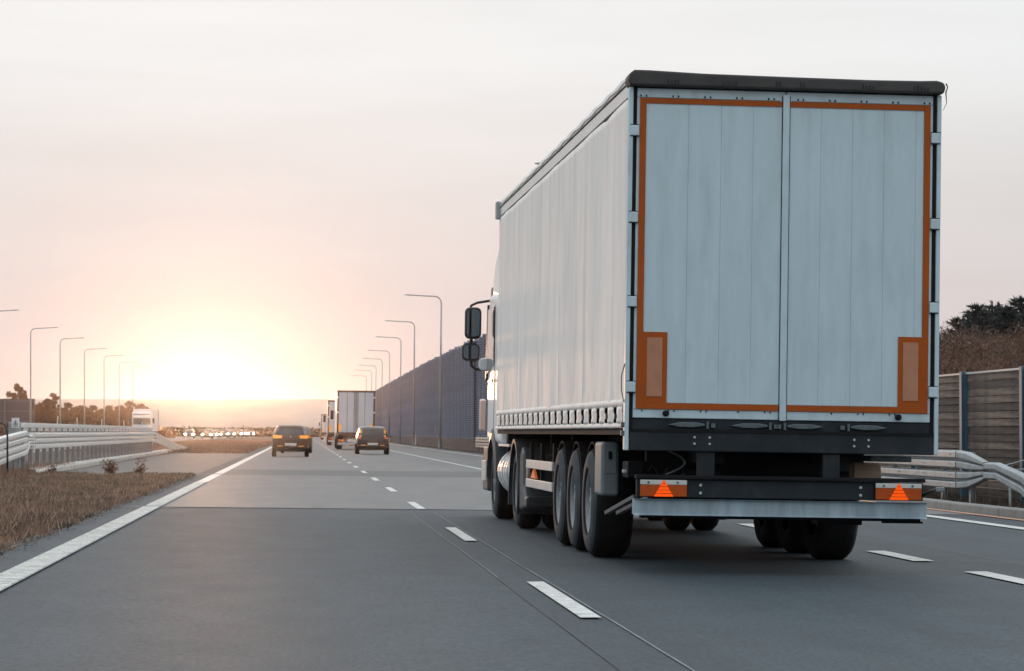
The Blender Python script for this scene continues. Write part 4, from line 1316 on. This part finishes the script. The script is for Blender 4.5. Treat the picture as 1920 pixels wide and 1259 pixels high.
part(MB().prism([(8.25, 0.655), (8.62, 0.655), (8.435, 0.752)], -1.226, -1.206, 'x') if False else MB().add(
    [(-1.228, 8.15, 0.645), (-1.228, 8.75, 0.645), (-1.228, 8.45, 0.752), (-1.20, 8.15, 0.645), (-1.20, 8.75, 0.645), (-1.20, 8.45, 0.752)],
    [(0, 1, 2), (3, 5, 4), (0, 3, 4, 1), (1, 4, 5, 2), (2, 5, 3, 0)]), 'side_reflector', 'tail_red')
part(MB().box(-1.15, -0.75, 6.3, 6.9, 0.60, 1.0), 'pallet_box', 'chassis_black', bevel=0.02)
for x in (-0.8, 0.8):
    part(MB().box(x - 0.07, x + 0.07, 9.55, 9.72, 0.35, 1.05), 'landing_leg', 'chassis_black')
# wheels: three trailer axles, twin-tyred drive axle, steering axle
for v in (3.1, 4.41, 5.72):
    for s in (-1, 1):
        truck_wheel(TR, s * 1.235, v, 0.515, 0.385, s)
    part(MB().tube([(-1.0, v, 0.515), (1.0, v, 0.515)], 0.07, 10), 'axle', 'chassis_black')
    for s in (-1, 1):
        mg = MB(); rg = []
        for a in np.linspace(rad(35), rad(145), 9):
            c_, s_ = math.cos(a), math.sin(a)
            rg.append([(s * 0.86, v + .555 * c_, .515 + .555 * s_), (s * 1.20, v + .555 * c_, .515 + .555 * s_), (s * 1.20, v + .57 * c_, .515 + .57 * s_), (s * .86, v + .57 * c_, .515 + .57 * s_)])
        part(mg.loft(rg), 'mudguard', 'chassis_black')
for s in (-1, 1):
    truck_wheel(TR, s * 1.22, 10.65, 0.50, 0.30, s)
    truck_wheel(TR, s * 0.885, 10.65, 0.50, 0.30, s)
    truck_wheel(TR, s * 1.18, 14.35, 0.50, 0.32, s, dish='flat')
    mg = MB(); rg = []
    for a in np.linspace(rad(-32), rad(200), 20):
        r0 = 0.56 if a < rad(160) else 0.56 + (a - rad(160)) * .12
        c_, s_ = math.cos(a), math.sin(a)
        rg.append([(s * .55, 10.65 - r0 * c_, .50 + r0 * s_), (s * 1.235, 10.65 - r0 * c_, .50 + r0 * s_), (s * 1.255, 10.65 - (r0 - .015) * c_, .50 + (r0 - .015) * s_), (s * 1.255, 10.65 - (r0 + .03) * c_, .50 + (r0 + .03) * s_), (s * .55, 10.65 - (r0 + .03) * c_, .50 + (r0 + .03) * s_)])
    fen = part(mg.loft(rg), 'drive_fender', 'fender_grey', smooth=False)
    # the skirt behind the drive wheels with a round lamp in it
    sk = MB().prism([(9.15, .30), (9.98, .24), (10.06, .62), (9.98, .92), (9.80, 1.0), (9.62, .92), (9.55, .55), (9.35, .42), (9.12, .42)], s * 1.235, s * 0.70, 'x')
    sk_o = sk.build('fender_skirt', 'fender_grey', fen, bevel=0.03, segs=3)
    MB().tube([(s * 1.20, 9.50, 0.70), (s * 1.12, 9.50, 0.70)], 0.12, 16).build('round_lamp', 'tank_tan', fen)
# tractor
part(MB().box(-0.45, 0.45, 9.6, 15.4, 0.62, 0.86), 'tractor_frame', 'chassis_black')
part(MB().tube([(-1.0, 10.65, .5), (1.0, 10.65, .5)], 0.12, 12), 'drive_axle', 'chassis_black')
for s in (-1, 1):
    tank = part(MB().tube([(s * 0.93, 11.75, 0.66), (s * 0.93, 11.79, 0.66), (s * 0.93, 13.25, 0.66)], [0.27, 0.30, 0.30], 28), 'fuel_tank', 'tank_alu', smooth=False)
    for v in (11.82, 12.1, 12.5, 12.9):
        MB().lathe_x([(0, 0)], 0, 0, 0, 3) if False else None
        band = MB(); pts = [(s * 0.93 + 0.308 * math.cos(a), v, 0.66 + 0.308 * math.sin(a)) for a in np.linspace(0, 2 * PI, 29)]
        band.loft([[(p[0], p[1] - .03, p[2]), (p[0], p[1] + .03, p[2]), (s * 0.93 + (p[0] - s * .93) * 1.03, p[1] + .03, .66 + (p[2] - .66) * 1.03), (s * 0.93 + (p[0] - s * .93) * 1.03, p[1] - .03, .66 + (p[2] - .66) * 1.03)] for p in pts], cap=False)
        band.build('tank_band', 'cab_white', tank)
    part(MB().box(s * 1.22, s * 0.7, 11.72, 13.3, 0.985, 1.02), 'tank_step', 'rail_alu', bevel=0.006)
def rring(hw, z0, z1, v, r=0.12, n=4, top=None):
    r2 = top or r; pts = []
    for cx, cz, a0, rr_ in ((hw - r, z0 + r, -PI / 2, r), (hw - r2, z1 - r2, 0, r2), (-hw + r2, z1 - r2, PI / 2, r2), (-hw + r, z0 + r, PI, r)):
        for k in range(n + 1):
            a = a0 + (PI / 2) * k / n
            pts.append((cx + rr_ * math.cos(a), v, cz + rr_ * math.sin(a)))
    return pts
cab = MB().loft([rring(1.19, 1.02, 2.95, 13.25, .05), rring(1.205, 1.0, 3.02, 13.35, .08), rring(1.21, 1.0, 3.10, 14.8, .10), rring(1.20, 1.0, 3.12, 15.35, .12),
                 rring(1.17, 1.0, 2.75, 15.62, .16), rring(1.10, 1.0, 2.0, 15.82, .16), rring(1.05, 1.02, 1.6, 15.86, .12)])
cab = part(cab, 'cab', 'cab_white', smooth=False, bevel=0.02)
part(MB().loft([rring(1.18, 2.9, 3.84, 13.30, .10, top=.22), rring(1.185, 2.95, 3.88, 14.1, .10, top=.26), rring(1.175, 3.0, 3.76, 14.75, .10, top=.28), rring(1.16, 3.03, 3.50, 15.25, .1, top=.22), rring(1.12, 3.06, 3.30, 15.6, .06, top=.10)]), 'roof_deflector', 'cab_white', cab, smooth=False, bevel=0.02)
part(MB().box(-1.15, 1.15, 15.48, 15.80, 3.02, 3.22), 'sun_visor', 'mirror_black', cab, bevel=0.03)
part(MB().loft([[(x, 15.405 + .235, 2.86) for x in (-1.08, 1.08)] + [(x, 15.86, 1.98) for x in (1.06, -1.06)], [(x, 15.405 + .25, 2.87) for x in (-1.08, 1.08)] + [(x, 15.875, 1.97) for x in (1.06, -1.06)]]), 'windscreen', 'glass_dark', cab)
for s in (-1, 1):
    part(MB().prism([(14.25, 2.10), (15.42, 1.98), (15.30, 2.88), (14.30, 2.88)], s * 1.211, s * 1.222, 'x'), 'door_window', 'glass_dark', cab)
    part(MB().prism([(15.47, 1.95), (15.60, 1.90), (15.45, 2.95), (15.36, 2.95)], s * 1.19, s * 1.224, 'x'), 'window_pillar', 'mirror_black', cab)
    part(MB().prism([(14.2, 1.15), (14.22, 2.9), (14.235, 2.9), (14.215, 1.15)], s * 1.208, s * 1.213, 'x'), 'door_gap', 'mirror_black', cab)
    part(MB().box(s * 1.213, s * 1.23, 14.35, 14.55, 1.85, 1.90), 'door_handle', 'mirror_black', cab, bevel=0.006)
    arch = MB(); rg = []
    for a in np.linspace(rad(5), rad(175), 16):
        c_, s_ = math.cos(a), math.sin(a)
        rg.append([(s * .8, 14.35 - .58 * c_, .50 + .58 * s_), (s * 1.235, 14.35 - .58 * c_, .50 + .58 * s_), (s * 1.215, 14.35 - .72 * c_, .50 + .72 * s_), (s * .8, 14.35 - .72 * c_, .50 + .72 * s_)])
    part(arch.loft(rg), 'wheel_arch', 'fender_grey', cab)
    part(MB().box(s * 1.22, s * 0.9, 14.98, 15.75, 0.36, 0.98), 'entry_step', 'fender_grey', cab, bevel=0.03)
    part(MB().box(s * 1.245, s * 1.215, 15.0, 15.7, 0.50, 0.78), 'step_trim', 'rail_alu', cab, bevel=0.006)
    part(MB().loft([rring(.035, 1.20, 1.62, 15.72, .03), rring(.045, 1.18, 1.64, 15.84, .03), rring(.03, 1.2, 1.62, 15.92, .02)]), 'corner_deflector', 'deflector_sunlit_pink', cab, bevel=0.01).location = (s * 1.235, 0, 0)  # air deflector at the cab corner, painted as if sunlit
    # mirrors on their bracket
    mir = MB().loft([rring(.10, 2.49, 2.90, 15.42, .06), rring(.115, 2.47, 2.92, 15.45, .07), rring(.105, 2.49, 2.90, 15.60, .07), rring(.06, 2.56, 2.83, 15.68, .05)])
    mo = part(mir, 'mirror', 'mirror_black', cab, bevel=0.008); mo.location = (s * 1.415, 0, 0)
    part(MB().loft([rring(.087, 2.51, 2.885, 15.4155, .05), rring(.087, 2.51, 2.885, 15.419, .05)]), 'mirror_glass', 'mirror_glass', cab).location = (s * 1.415, 0, 0)
    mir = MB().loft([rring(.115, 2.18, 2.40, 15.42, .06), rring(.125, 2.165, 2.415, 15.45, .07), rring(.11, 2.19, 2.39, 15.60, .06)])
    part(mir, 'mirror', 'mirror_black', cab, bevel=0.008).location = (s * 1.44, 0, 0)
    part(MB().loft([rring(.10, 2.195, 2.385, 15.4155, .05), rring(.10, 2.195, 2.385, 15.419, .05)]), 'mirror_glass', 'mirror_glass', cab).location = (s * 1.44, 0, 0)
    part(MB().tube([(s * 1.46, 15.5, 2.86), (s * 1.44, 15.5, 2.945), (s * 1.36, 15.5, 2.985), (s * 1.17, 15.5, 3.02)], 0.018, 8), 'mirror_arm', 'mirror_black', cab, smooth=True)
    part(MB().tube([(s * 1.43, 15.52, 2.50), (s * 1.43, 15.52, 2.39)], 0.022, 8), 'mirror_arm', 'mirror_black', cab, smooth=True)
    part(MB().tube([(s * 1.43, 15.52, 2.19), (s * 1.42, 15.52, 2.10), (s * 1.36, 15.52, 2.05), (s * 1.19, 15.52, 2.055)], 0.024, 8), 'mirror_arm', 'mirror_black', cab, smooth=True)
    part(MB().loft([rring(.085, 2.04, 2.20, 15.40, .05), rring(.09, 2.03, 2.21, 15.5, .06), rring(.05, 2.06, 2.16, 15.62, .04)]), 'mirror_foot', 'cab_white', cab, bevel=0.01).location = (s * 1.235, 0, 0)
part(MB().box(-1.16, 1.16, 15.5, 15.95, 0.36, 0.98), 'front_bumper', 'cab_white', cab, bevel=0.05)
part(MB().box(-0.9, 0.9, 15.87, 15.93, 1.05, 1.7), 'grille', 'mirror_black', cab, bevel=0.02)

for ch in TR.children:                           # ride height of the trailer body
    n = ch.name.split('.')[0]
    if n in ('rear_door', 'corner_post', 'door_seal', 'roof_cap', 'cap_clips', 'frayed_strap', 'roof_sheet', 'roof_rail', 'roof_gap', 'rail_shadow_gap', 'front_corner_cap', 'roof_rope',
             'side_curtain', 'side_rave', 'front_wall', 'load_floor', 'tension_cord', 'ratchet', 'rear_crossmember', 'chassis_beam', 'bumper_bracket', 'cross_member', 'light_bar', 'tail_lamp', 'rear_bumper',
             'bumper_underside', 'mudflap_bracket', 'folding_ladder', 'air_tank', 'marker_arm', 'side_marker', 'air_hose', 'valve_block', 'mudguard_stay', 'marker_box'):
        ch.location.z += 0.12

# ---------------------------------------------------------------- cars
def car(paint, style, lights_on=False):
    """hatchback, rear bumper at y = 0"""
    root = thing('car', '', 'car')
    if style == 'city':
        st = [(0.0, .74, .40, .80, .86, .62), (.05, .79, .36, .88, .98, .64), (.22, .81, .34, .92, 1.40, .56), (.45, .82, .30, .93, 1.50, .585), (1.2, .825, .22, .92, 1.545, .60),
              (2.1, .825, .22, .91, 1.51, .60), (2.65, .82, .22, .90, 1.38, .60), (3.2, .80, .24, .88, .98, .66), (3.55, .74, .28, .70, .78, .60), (3.66, .64, .34, .55, .62, .5)]
    else:
        st = [(0.0, .76, .40, .84, .90, .64), (.06, .83, .37, .92, 1.00, .66), (.42, .86, .34, .95, 1.36, .585), (.75, .87, .28, .95, 1.455, .59), (1.4, .875, .22, .93, 1.485, .60),
              (2.2, .875, .22, .92, 1.46, .60), (2.85, .87, .22, .91, 1.34, .60), (3.5, .85, .24, .90, .98, .68), (4.02, .78, .28, .74, .80, .62), (4.16, .68, .34, .58, .65, .5)]
    rings = []
    for (y, hw, z0, zb, zt, rh) in st:
        half = [(0, z0), (hw * .9, z0), (hw * .985, z0 + .07), (hw, zb - .28), (hw * .985, zb), (rh + .035, zt - .05), (rh * .93, zt - .005), (0, zt + .012)]
        rings.append([(x, y, z) for x, z in half] + [(-x, y, z) for x, z in reversed(half[1:-1])])
    body = MB().loft(rings).build('body', paint, root, smooth=True, sub=1)
    L = st[-1][0]
    a, b = (st[1], st[2])
    def on(t, off=0.012):                       # a point on the rear slope
        y = a[0] + (b[0] - a[0]) * t; z = a[4] + (b[4] - a[4]) * t
        d = Vector((0, -(b[4] - a[4]), b[0] - a[0])).normalized() * off
        return y + d.y, z + d.z
    (ya, za), (yb, zb_) = on(.12), on(.93)
    wa, wb = a[5] * .93, b[5] * .90
    MB().add([(-wa, ya, za), (wa, ya, za), (wb, yb, zb_), (-wb, yb, zb_), (-wa, ya + .02, za - .02), (wa, ya + .02, za - .02), (wb, yb + .02, zb_ - .02), (-wb, yb + .02, zb_ - .02)],
             [(0, 1, 2, 3), (7, 6, 5, 4), (0, 4, 5, 1), (1, 5, 6, 2), (2, 6, 7, 3), (3, 7, 4, 0)]).build('rear_window', 'car_glass', root)
    k = [s for s in st if .6 < s[0] < 2.7] if style != 'city' else [s for s in st if .4 < s[0] < 2.7]
    for s in (-1, 1):
        lo = [(s * (q[1] * .985 + .006), q[0], q[3] + .02) for q in k]; up = [(s * (q[5] + .055), q[0], q[4] - .09) for q in k]
        n = len(lo)
        MB().add(lo + up, [(i, i + 1, n + i + 1, n + i) for i in range(n - 1)]).build('side_window', 'car_glass', root)
        if style == 'city':
            tl = MB().box(s * .60, s * .745, .02, .14, .84, .96).build('tail_light', 'tail_red', root, bevel=.02)
            MB().box(s * .56, s * .655, .13, .24, 1.14, 1.34).build('upper_light', 'tail_amber', root, bevel=.02)
            MB().box(s * .56, s * .66, .06, .16, .965, 1.05).build('tail_light', 'tail_amber', root, bevel=.02)
        else:
            MB().loft([[(s * .40, -.005, .865), (s * .40, .05, .865), (s * .40, .05, .985), (s * .40, -.005, .98)], [(s * .70, .0, .84), (s * .70, .08, .84), (s * .70, .10, 1.0), (s * .70, .015, 1.0)],
                       [(s * .80, .03, .86), (s * .80, .2, .86), (s * .80, .2, .98), (s * .80, .05, .98)]]).build('tail_light', 'tail_amber', root, bevel=.01)
        MB().box(s * .36, s * .60, -.035, .02, .485, .515).build('reflector', 'tail_amber', root)
        MB().loft([[(s * .86, L - 1.45, .93), (s * .86, L - 1.37, .93), (s * .86, L - 1.37, 1.02), (s * .86, L - 1.45, 1.02)], [(s * 1.02, L - 1.42, .93), (s * 1.02, L - 1.33, .94), (s * 1.02, L - 1.33, 1.05), (s * 1.02, L - 1.42, 1.06)]]).build('mirror', paint, root, bevel=.02)
        hl = MB().box(s * .48, s * .70, L - .12, L - .02, .60, .72).build('headlight', 'headlight' if lights_on else 'lamp_clear', root, bevel=.02)
        for y in (.72, L - .80):
            w = MB().lathe_x([(0, .18), (0, .24), (s * -.02, .29), (s * -.05, .305), (s * -.17, .305), (s * -.2, .28), (s * -.2, .18)], 0, 0, 0, 24).build('wheel', 'tyre', root, smooth=True)
            w.location = (s * .855, y, .305)
            MB().lathe_x([(s * -.01, .20), (s * -.03, .17), (s * -.02, .08), (s * -.01, 0)], 0, 0, 0, 16).build('rim', 'rim_grey', w)
    MB().box(-.80, .80, -.03, .14, .36, .50).build('rear_bumper', 'car_plastic', root, bevel=.03)
    z = .52 if style == 'city' else .53
    MB().box(-.26, .26, -.045, -.031, z - .005, z + .105).build('number_plate', 'plate_white', root)
    MB().box(-.70, .70, 0.1, L - .2, .24, .36).build('underbody', 'car_plastic', root)
    if style != 'city':
        MB().box(-.02, .02, .0, .03, .90, .94).build('badge', 'bolt_steel', root)
        MB().box(-.55, .55, b[0] - .05, b[0] + .12, b[4] + .01, b[4] + .05).build('roof_spoiler', paint, root, bevel=.012)
    else:
        MB().tube([(0, .5, 1.50), (0, .42, 1.66)], .006, 5).build('aerial', 'car_plastic', root)
    return root
c1 = car('car_dark', 'hatch'); X = px(545, 124)
c1.location = (X, 124, gz(X)); c1.rotation_euler = (0, FALL, 0.006)
tag(c1, 'dark hatchback with wide amber tail lights in the fast lane before the sun glow', 'car', 'cars driving ahead')
c3 = copy_tree(c1); c3.location = (X + 0.22, 146, gz(X)); c3.rotation_euler = (0, FALL, 0)
tag(c3, 'car almost hidden in front of the amber-lit hatchback, showing one edge', 'car', 'cars driving ahead')
c2 = car('car_maroon', 'city'); X = px(699, 144)
c2.location = (X, 144, gz(X)); c2.rotation_euler = (0, FALL, 0); c2.scale = (1.05, 1.0, 0.98)
tag(c2, 'small dark upright car with lights up the rear pillars behind the box truck', 'car', 'cars driving ahead')
on0 = car('car_dark', 'hatch', True)
on_list = [(355, 434, 'oncoming car with two bright headlights nearest to the ramped barrier end'),
           (388, 405, 'oncoming car with glaring lights, second pair from the barrier end'),
           (401, 470, 'oncoming car close beside the second pair of glaring lights'),
           (421, 470, 'oncoming car with headlights in the middle of the distant string'),
           (433, 500, 'oncoming car with headlights just beyond the middle of the distant string'),
           (447, 530, 'oncoming car with tiny headlights towards the far end of the string'),
           (455, 560, 'oncoming car with tiny headlights, second from the far end of the string'),
           (471, 590, 'farthest oncoming car, tiny headlights at the end of the string')]
for i, (xp, Y, lab) in enumerate(on_list):
    o = on0 if i == 0 else copy_tree(on0)
    X = px(xp, Y); o.location = (X, Y + 4.1, gz(-15)); o.rotation_euler = (0, 0, PI)
    tag(o, lab, 'car', 'oncoming cars with headlights on')

# ---------------------------------------------------------------- trucks farther ahead
def box_truck():
    root = thing('box_truck', '', 'truck')
    MB().box(-1.24, 1.24, .08, 13, 1.12, 3.93).build('cargo_box', 'truck_white', root, bevel=.02)
    frame = MB(); frame.box(-1.275, -1.17, -.02, .12, 1.0, 3.97); frame.box(1.17, 1.275, -.02, .12, 1.0, 3.97); frame.box(-1.169, 1.169, -.02, .12, 3.86, 3.97); frame.box(-1.169, 1.169, -.02, .12, 1.0, 1.13)
    frame.build('rear_frame', 'truck_frame', root)
    for s in (-1, 1):
        d = MB().box(s * .02, s * 1.168, .0, .079, 1.131, 3.859).build('rear_door', 'truck_frame', root)
        MB().box(s * .04, s * .575, -.02, -.001, 1.16, 3.84).build('door_panel', 'truck_door', d, bevel=.01)
        MB().box(s * .60, s * 1.15, -.02, -.001, 1.16, 3.84).build('door_panel', 'truck_door', d, bevel=.01)
        MB().tube([(s * .12, -.045, 1.1), (s * .12, -.045, 3.9)], .018, 6).build('lock_rod', 'truck_frame', d)
        for z in (3.5, 2.5):
            MB().box(s * 1.13, s * 1.28, -.045, -.021, z - .05, z + .05).build('hinge', 'truck_white', d)
        MB().box(s * .98, s * 1.15, -.03, -.0205, 1.25, 1.75).build('marker_plate', 'tail_amber', d)
        lamp = MB().box(s * .75, s * 1.14, -.03, .04, .56, .70).build('tail_lamp', 'tail_red', root)
        MB().box(s * .80, s * .92, -.04, -.031, .60, .67).build('lens', 'tail_amber', lamp)
        MB().box(s * 1.25, s * .82, 1.6, 1.63, .25, .95).build('mudflap', 'truck_under', root)
        for v in (2.3, 3.6, 4.9, 10.8, 14.2):
            w = MB().lathe_x([(0, .2), (0, .42), (-s * .05, .5), (-s * .33, .5), (-s * .36, .42), (-s * .36, .2)], 0, 0, 0, 24).build('wheel', 'tyre', root)
            w.location = (s * 1.22, v, .5)
            MB().lathe_x([(-s * .02, .28), (-s * .06, .25), (-s * .05, 0)], 0, 0, 0, 14).build('rim', 'rim_grey', w)
    MB().box(-1.2, 1.2, -.02, .06, .34, .47).build('rear_bumper', 'rail_alu', root, bevel=.01)
    MB().box(-.55, .55, .05, .07, .55, .72).build('number_board', 'truck_white', root)
    MB().box(-1.2, 1.2, .05, 13, .82, 1.11).build('chassis', 'truck_under', root)
    cb = MB().loft([rring(1.2, .9, 3.5, 13.4, .1), rring(1.22, .55, 3.6, 13.9, .12), rring(1.22, .45, 3.62, 15.2, .15), rring(1.2, .42, 3.1, 15.6, .2), rring(1.16, .42, 1.9, 15.9, .2)]).build('cab', 'cab_white', root)
    MB().add([(-1.08, 15.50, 3.28), (1.08, 15.50, 3.28), (1.10, 15.92, 1.95), (-1.10, 15.92, 1.95), (-1.08, 15.52, 3.29), (1.08, 15.52, 3.29), (1.10, 15.94, 1.96), (-1.10, 15.94, 1.96)],
             [(0, 3, 2, 1), (4, 5, 6, 7), (0, 1, 5, 4), (1, 2, 6, 5), (2, 3, 7, 6), (3, 0, 4, 7)]).build('windscreen', 'glass_dark', cb)
    MB().box(-.95, .95, 15.9, 15.95, .9, 1.6).build('grille', 'truck_under', cb)
    for s in (-1, 1):
        MB().box(s * .75, s * 1.08, 15.9, 15.96, .55, .75).build('headlight', 'lamp_clear', cb, bevel=.02)
        MB().box(s * 1.32, s * 1.55, 15.3, 15.5, 2.1, 2.75).build('mirror', 'mirror_black', cb, bevel=.03)
        MB().tube([(s * 1.18, 15.4, 2.6), (s * 1.4, 15.4, 2.65)], .025, 6).build('mirror_arm', 'mirror_black', cb)
    return root
t2 = box_truck()
for i, (xl, Y, lab) in enumerate(((631, 181, 'white box truck with dark-framed rear doors behind the small dark car'),
                                  (614, 238, 'second box truck in the queue, showing only its side past the first one'),
                                  (602, 420, 'farthest box truck of the queue, a sliver beside the second one'))):
    o = t2 if i == 0 else copy_tree(t2)
    X = px(xl, Y) + 1.275
    o.location = (X, Y, gz(X)); o.rotation_euler = (0, FALL, 0.0)
    tag(o, lab, 'truck', 'box trucks queueing ahead')
o = copy_tree(t2); X = px(266, 342)
o.location = (X, 342 + 15.9, gz(X)); o.rotation_euler = (0, 0, PI + 0.0)
tag(o, 'oncoming white lorry showing its cab above the median barrier', 'truck')

# ---------------------------------------------------------------- haze
hz = bpy.data.materials.new('haze'); hz.use_nodes = True
hn = hz.node_tree; hn.nodes.clear()
pv = hn.nodes.new('ShaderNodeVolumePrincipled'); ho = hn.nodes.new('ShaderNodeOutputMaterial')
pv.inputs['Color'].default_value = (0.92, 0.89, 0.86, 1)
pv.inputs['Density'].default_value = 0.0001
pv.inputs['Anisotropy'].default_value = 0.955
hn.links.new(pv.outputs[0], ho.inputs['Volume'])
M['haze'] = hz
h = MB().box(-720, 720, -120, 1060, -1.25, 14.2).build('haze', 'haze')
h['kind'] = 'stuff'
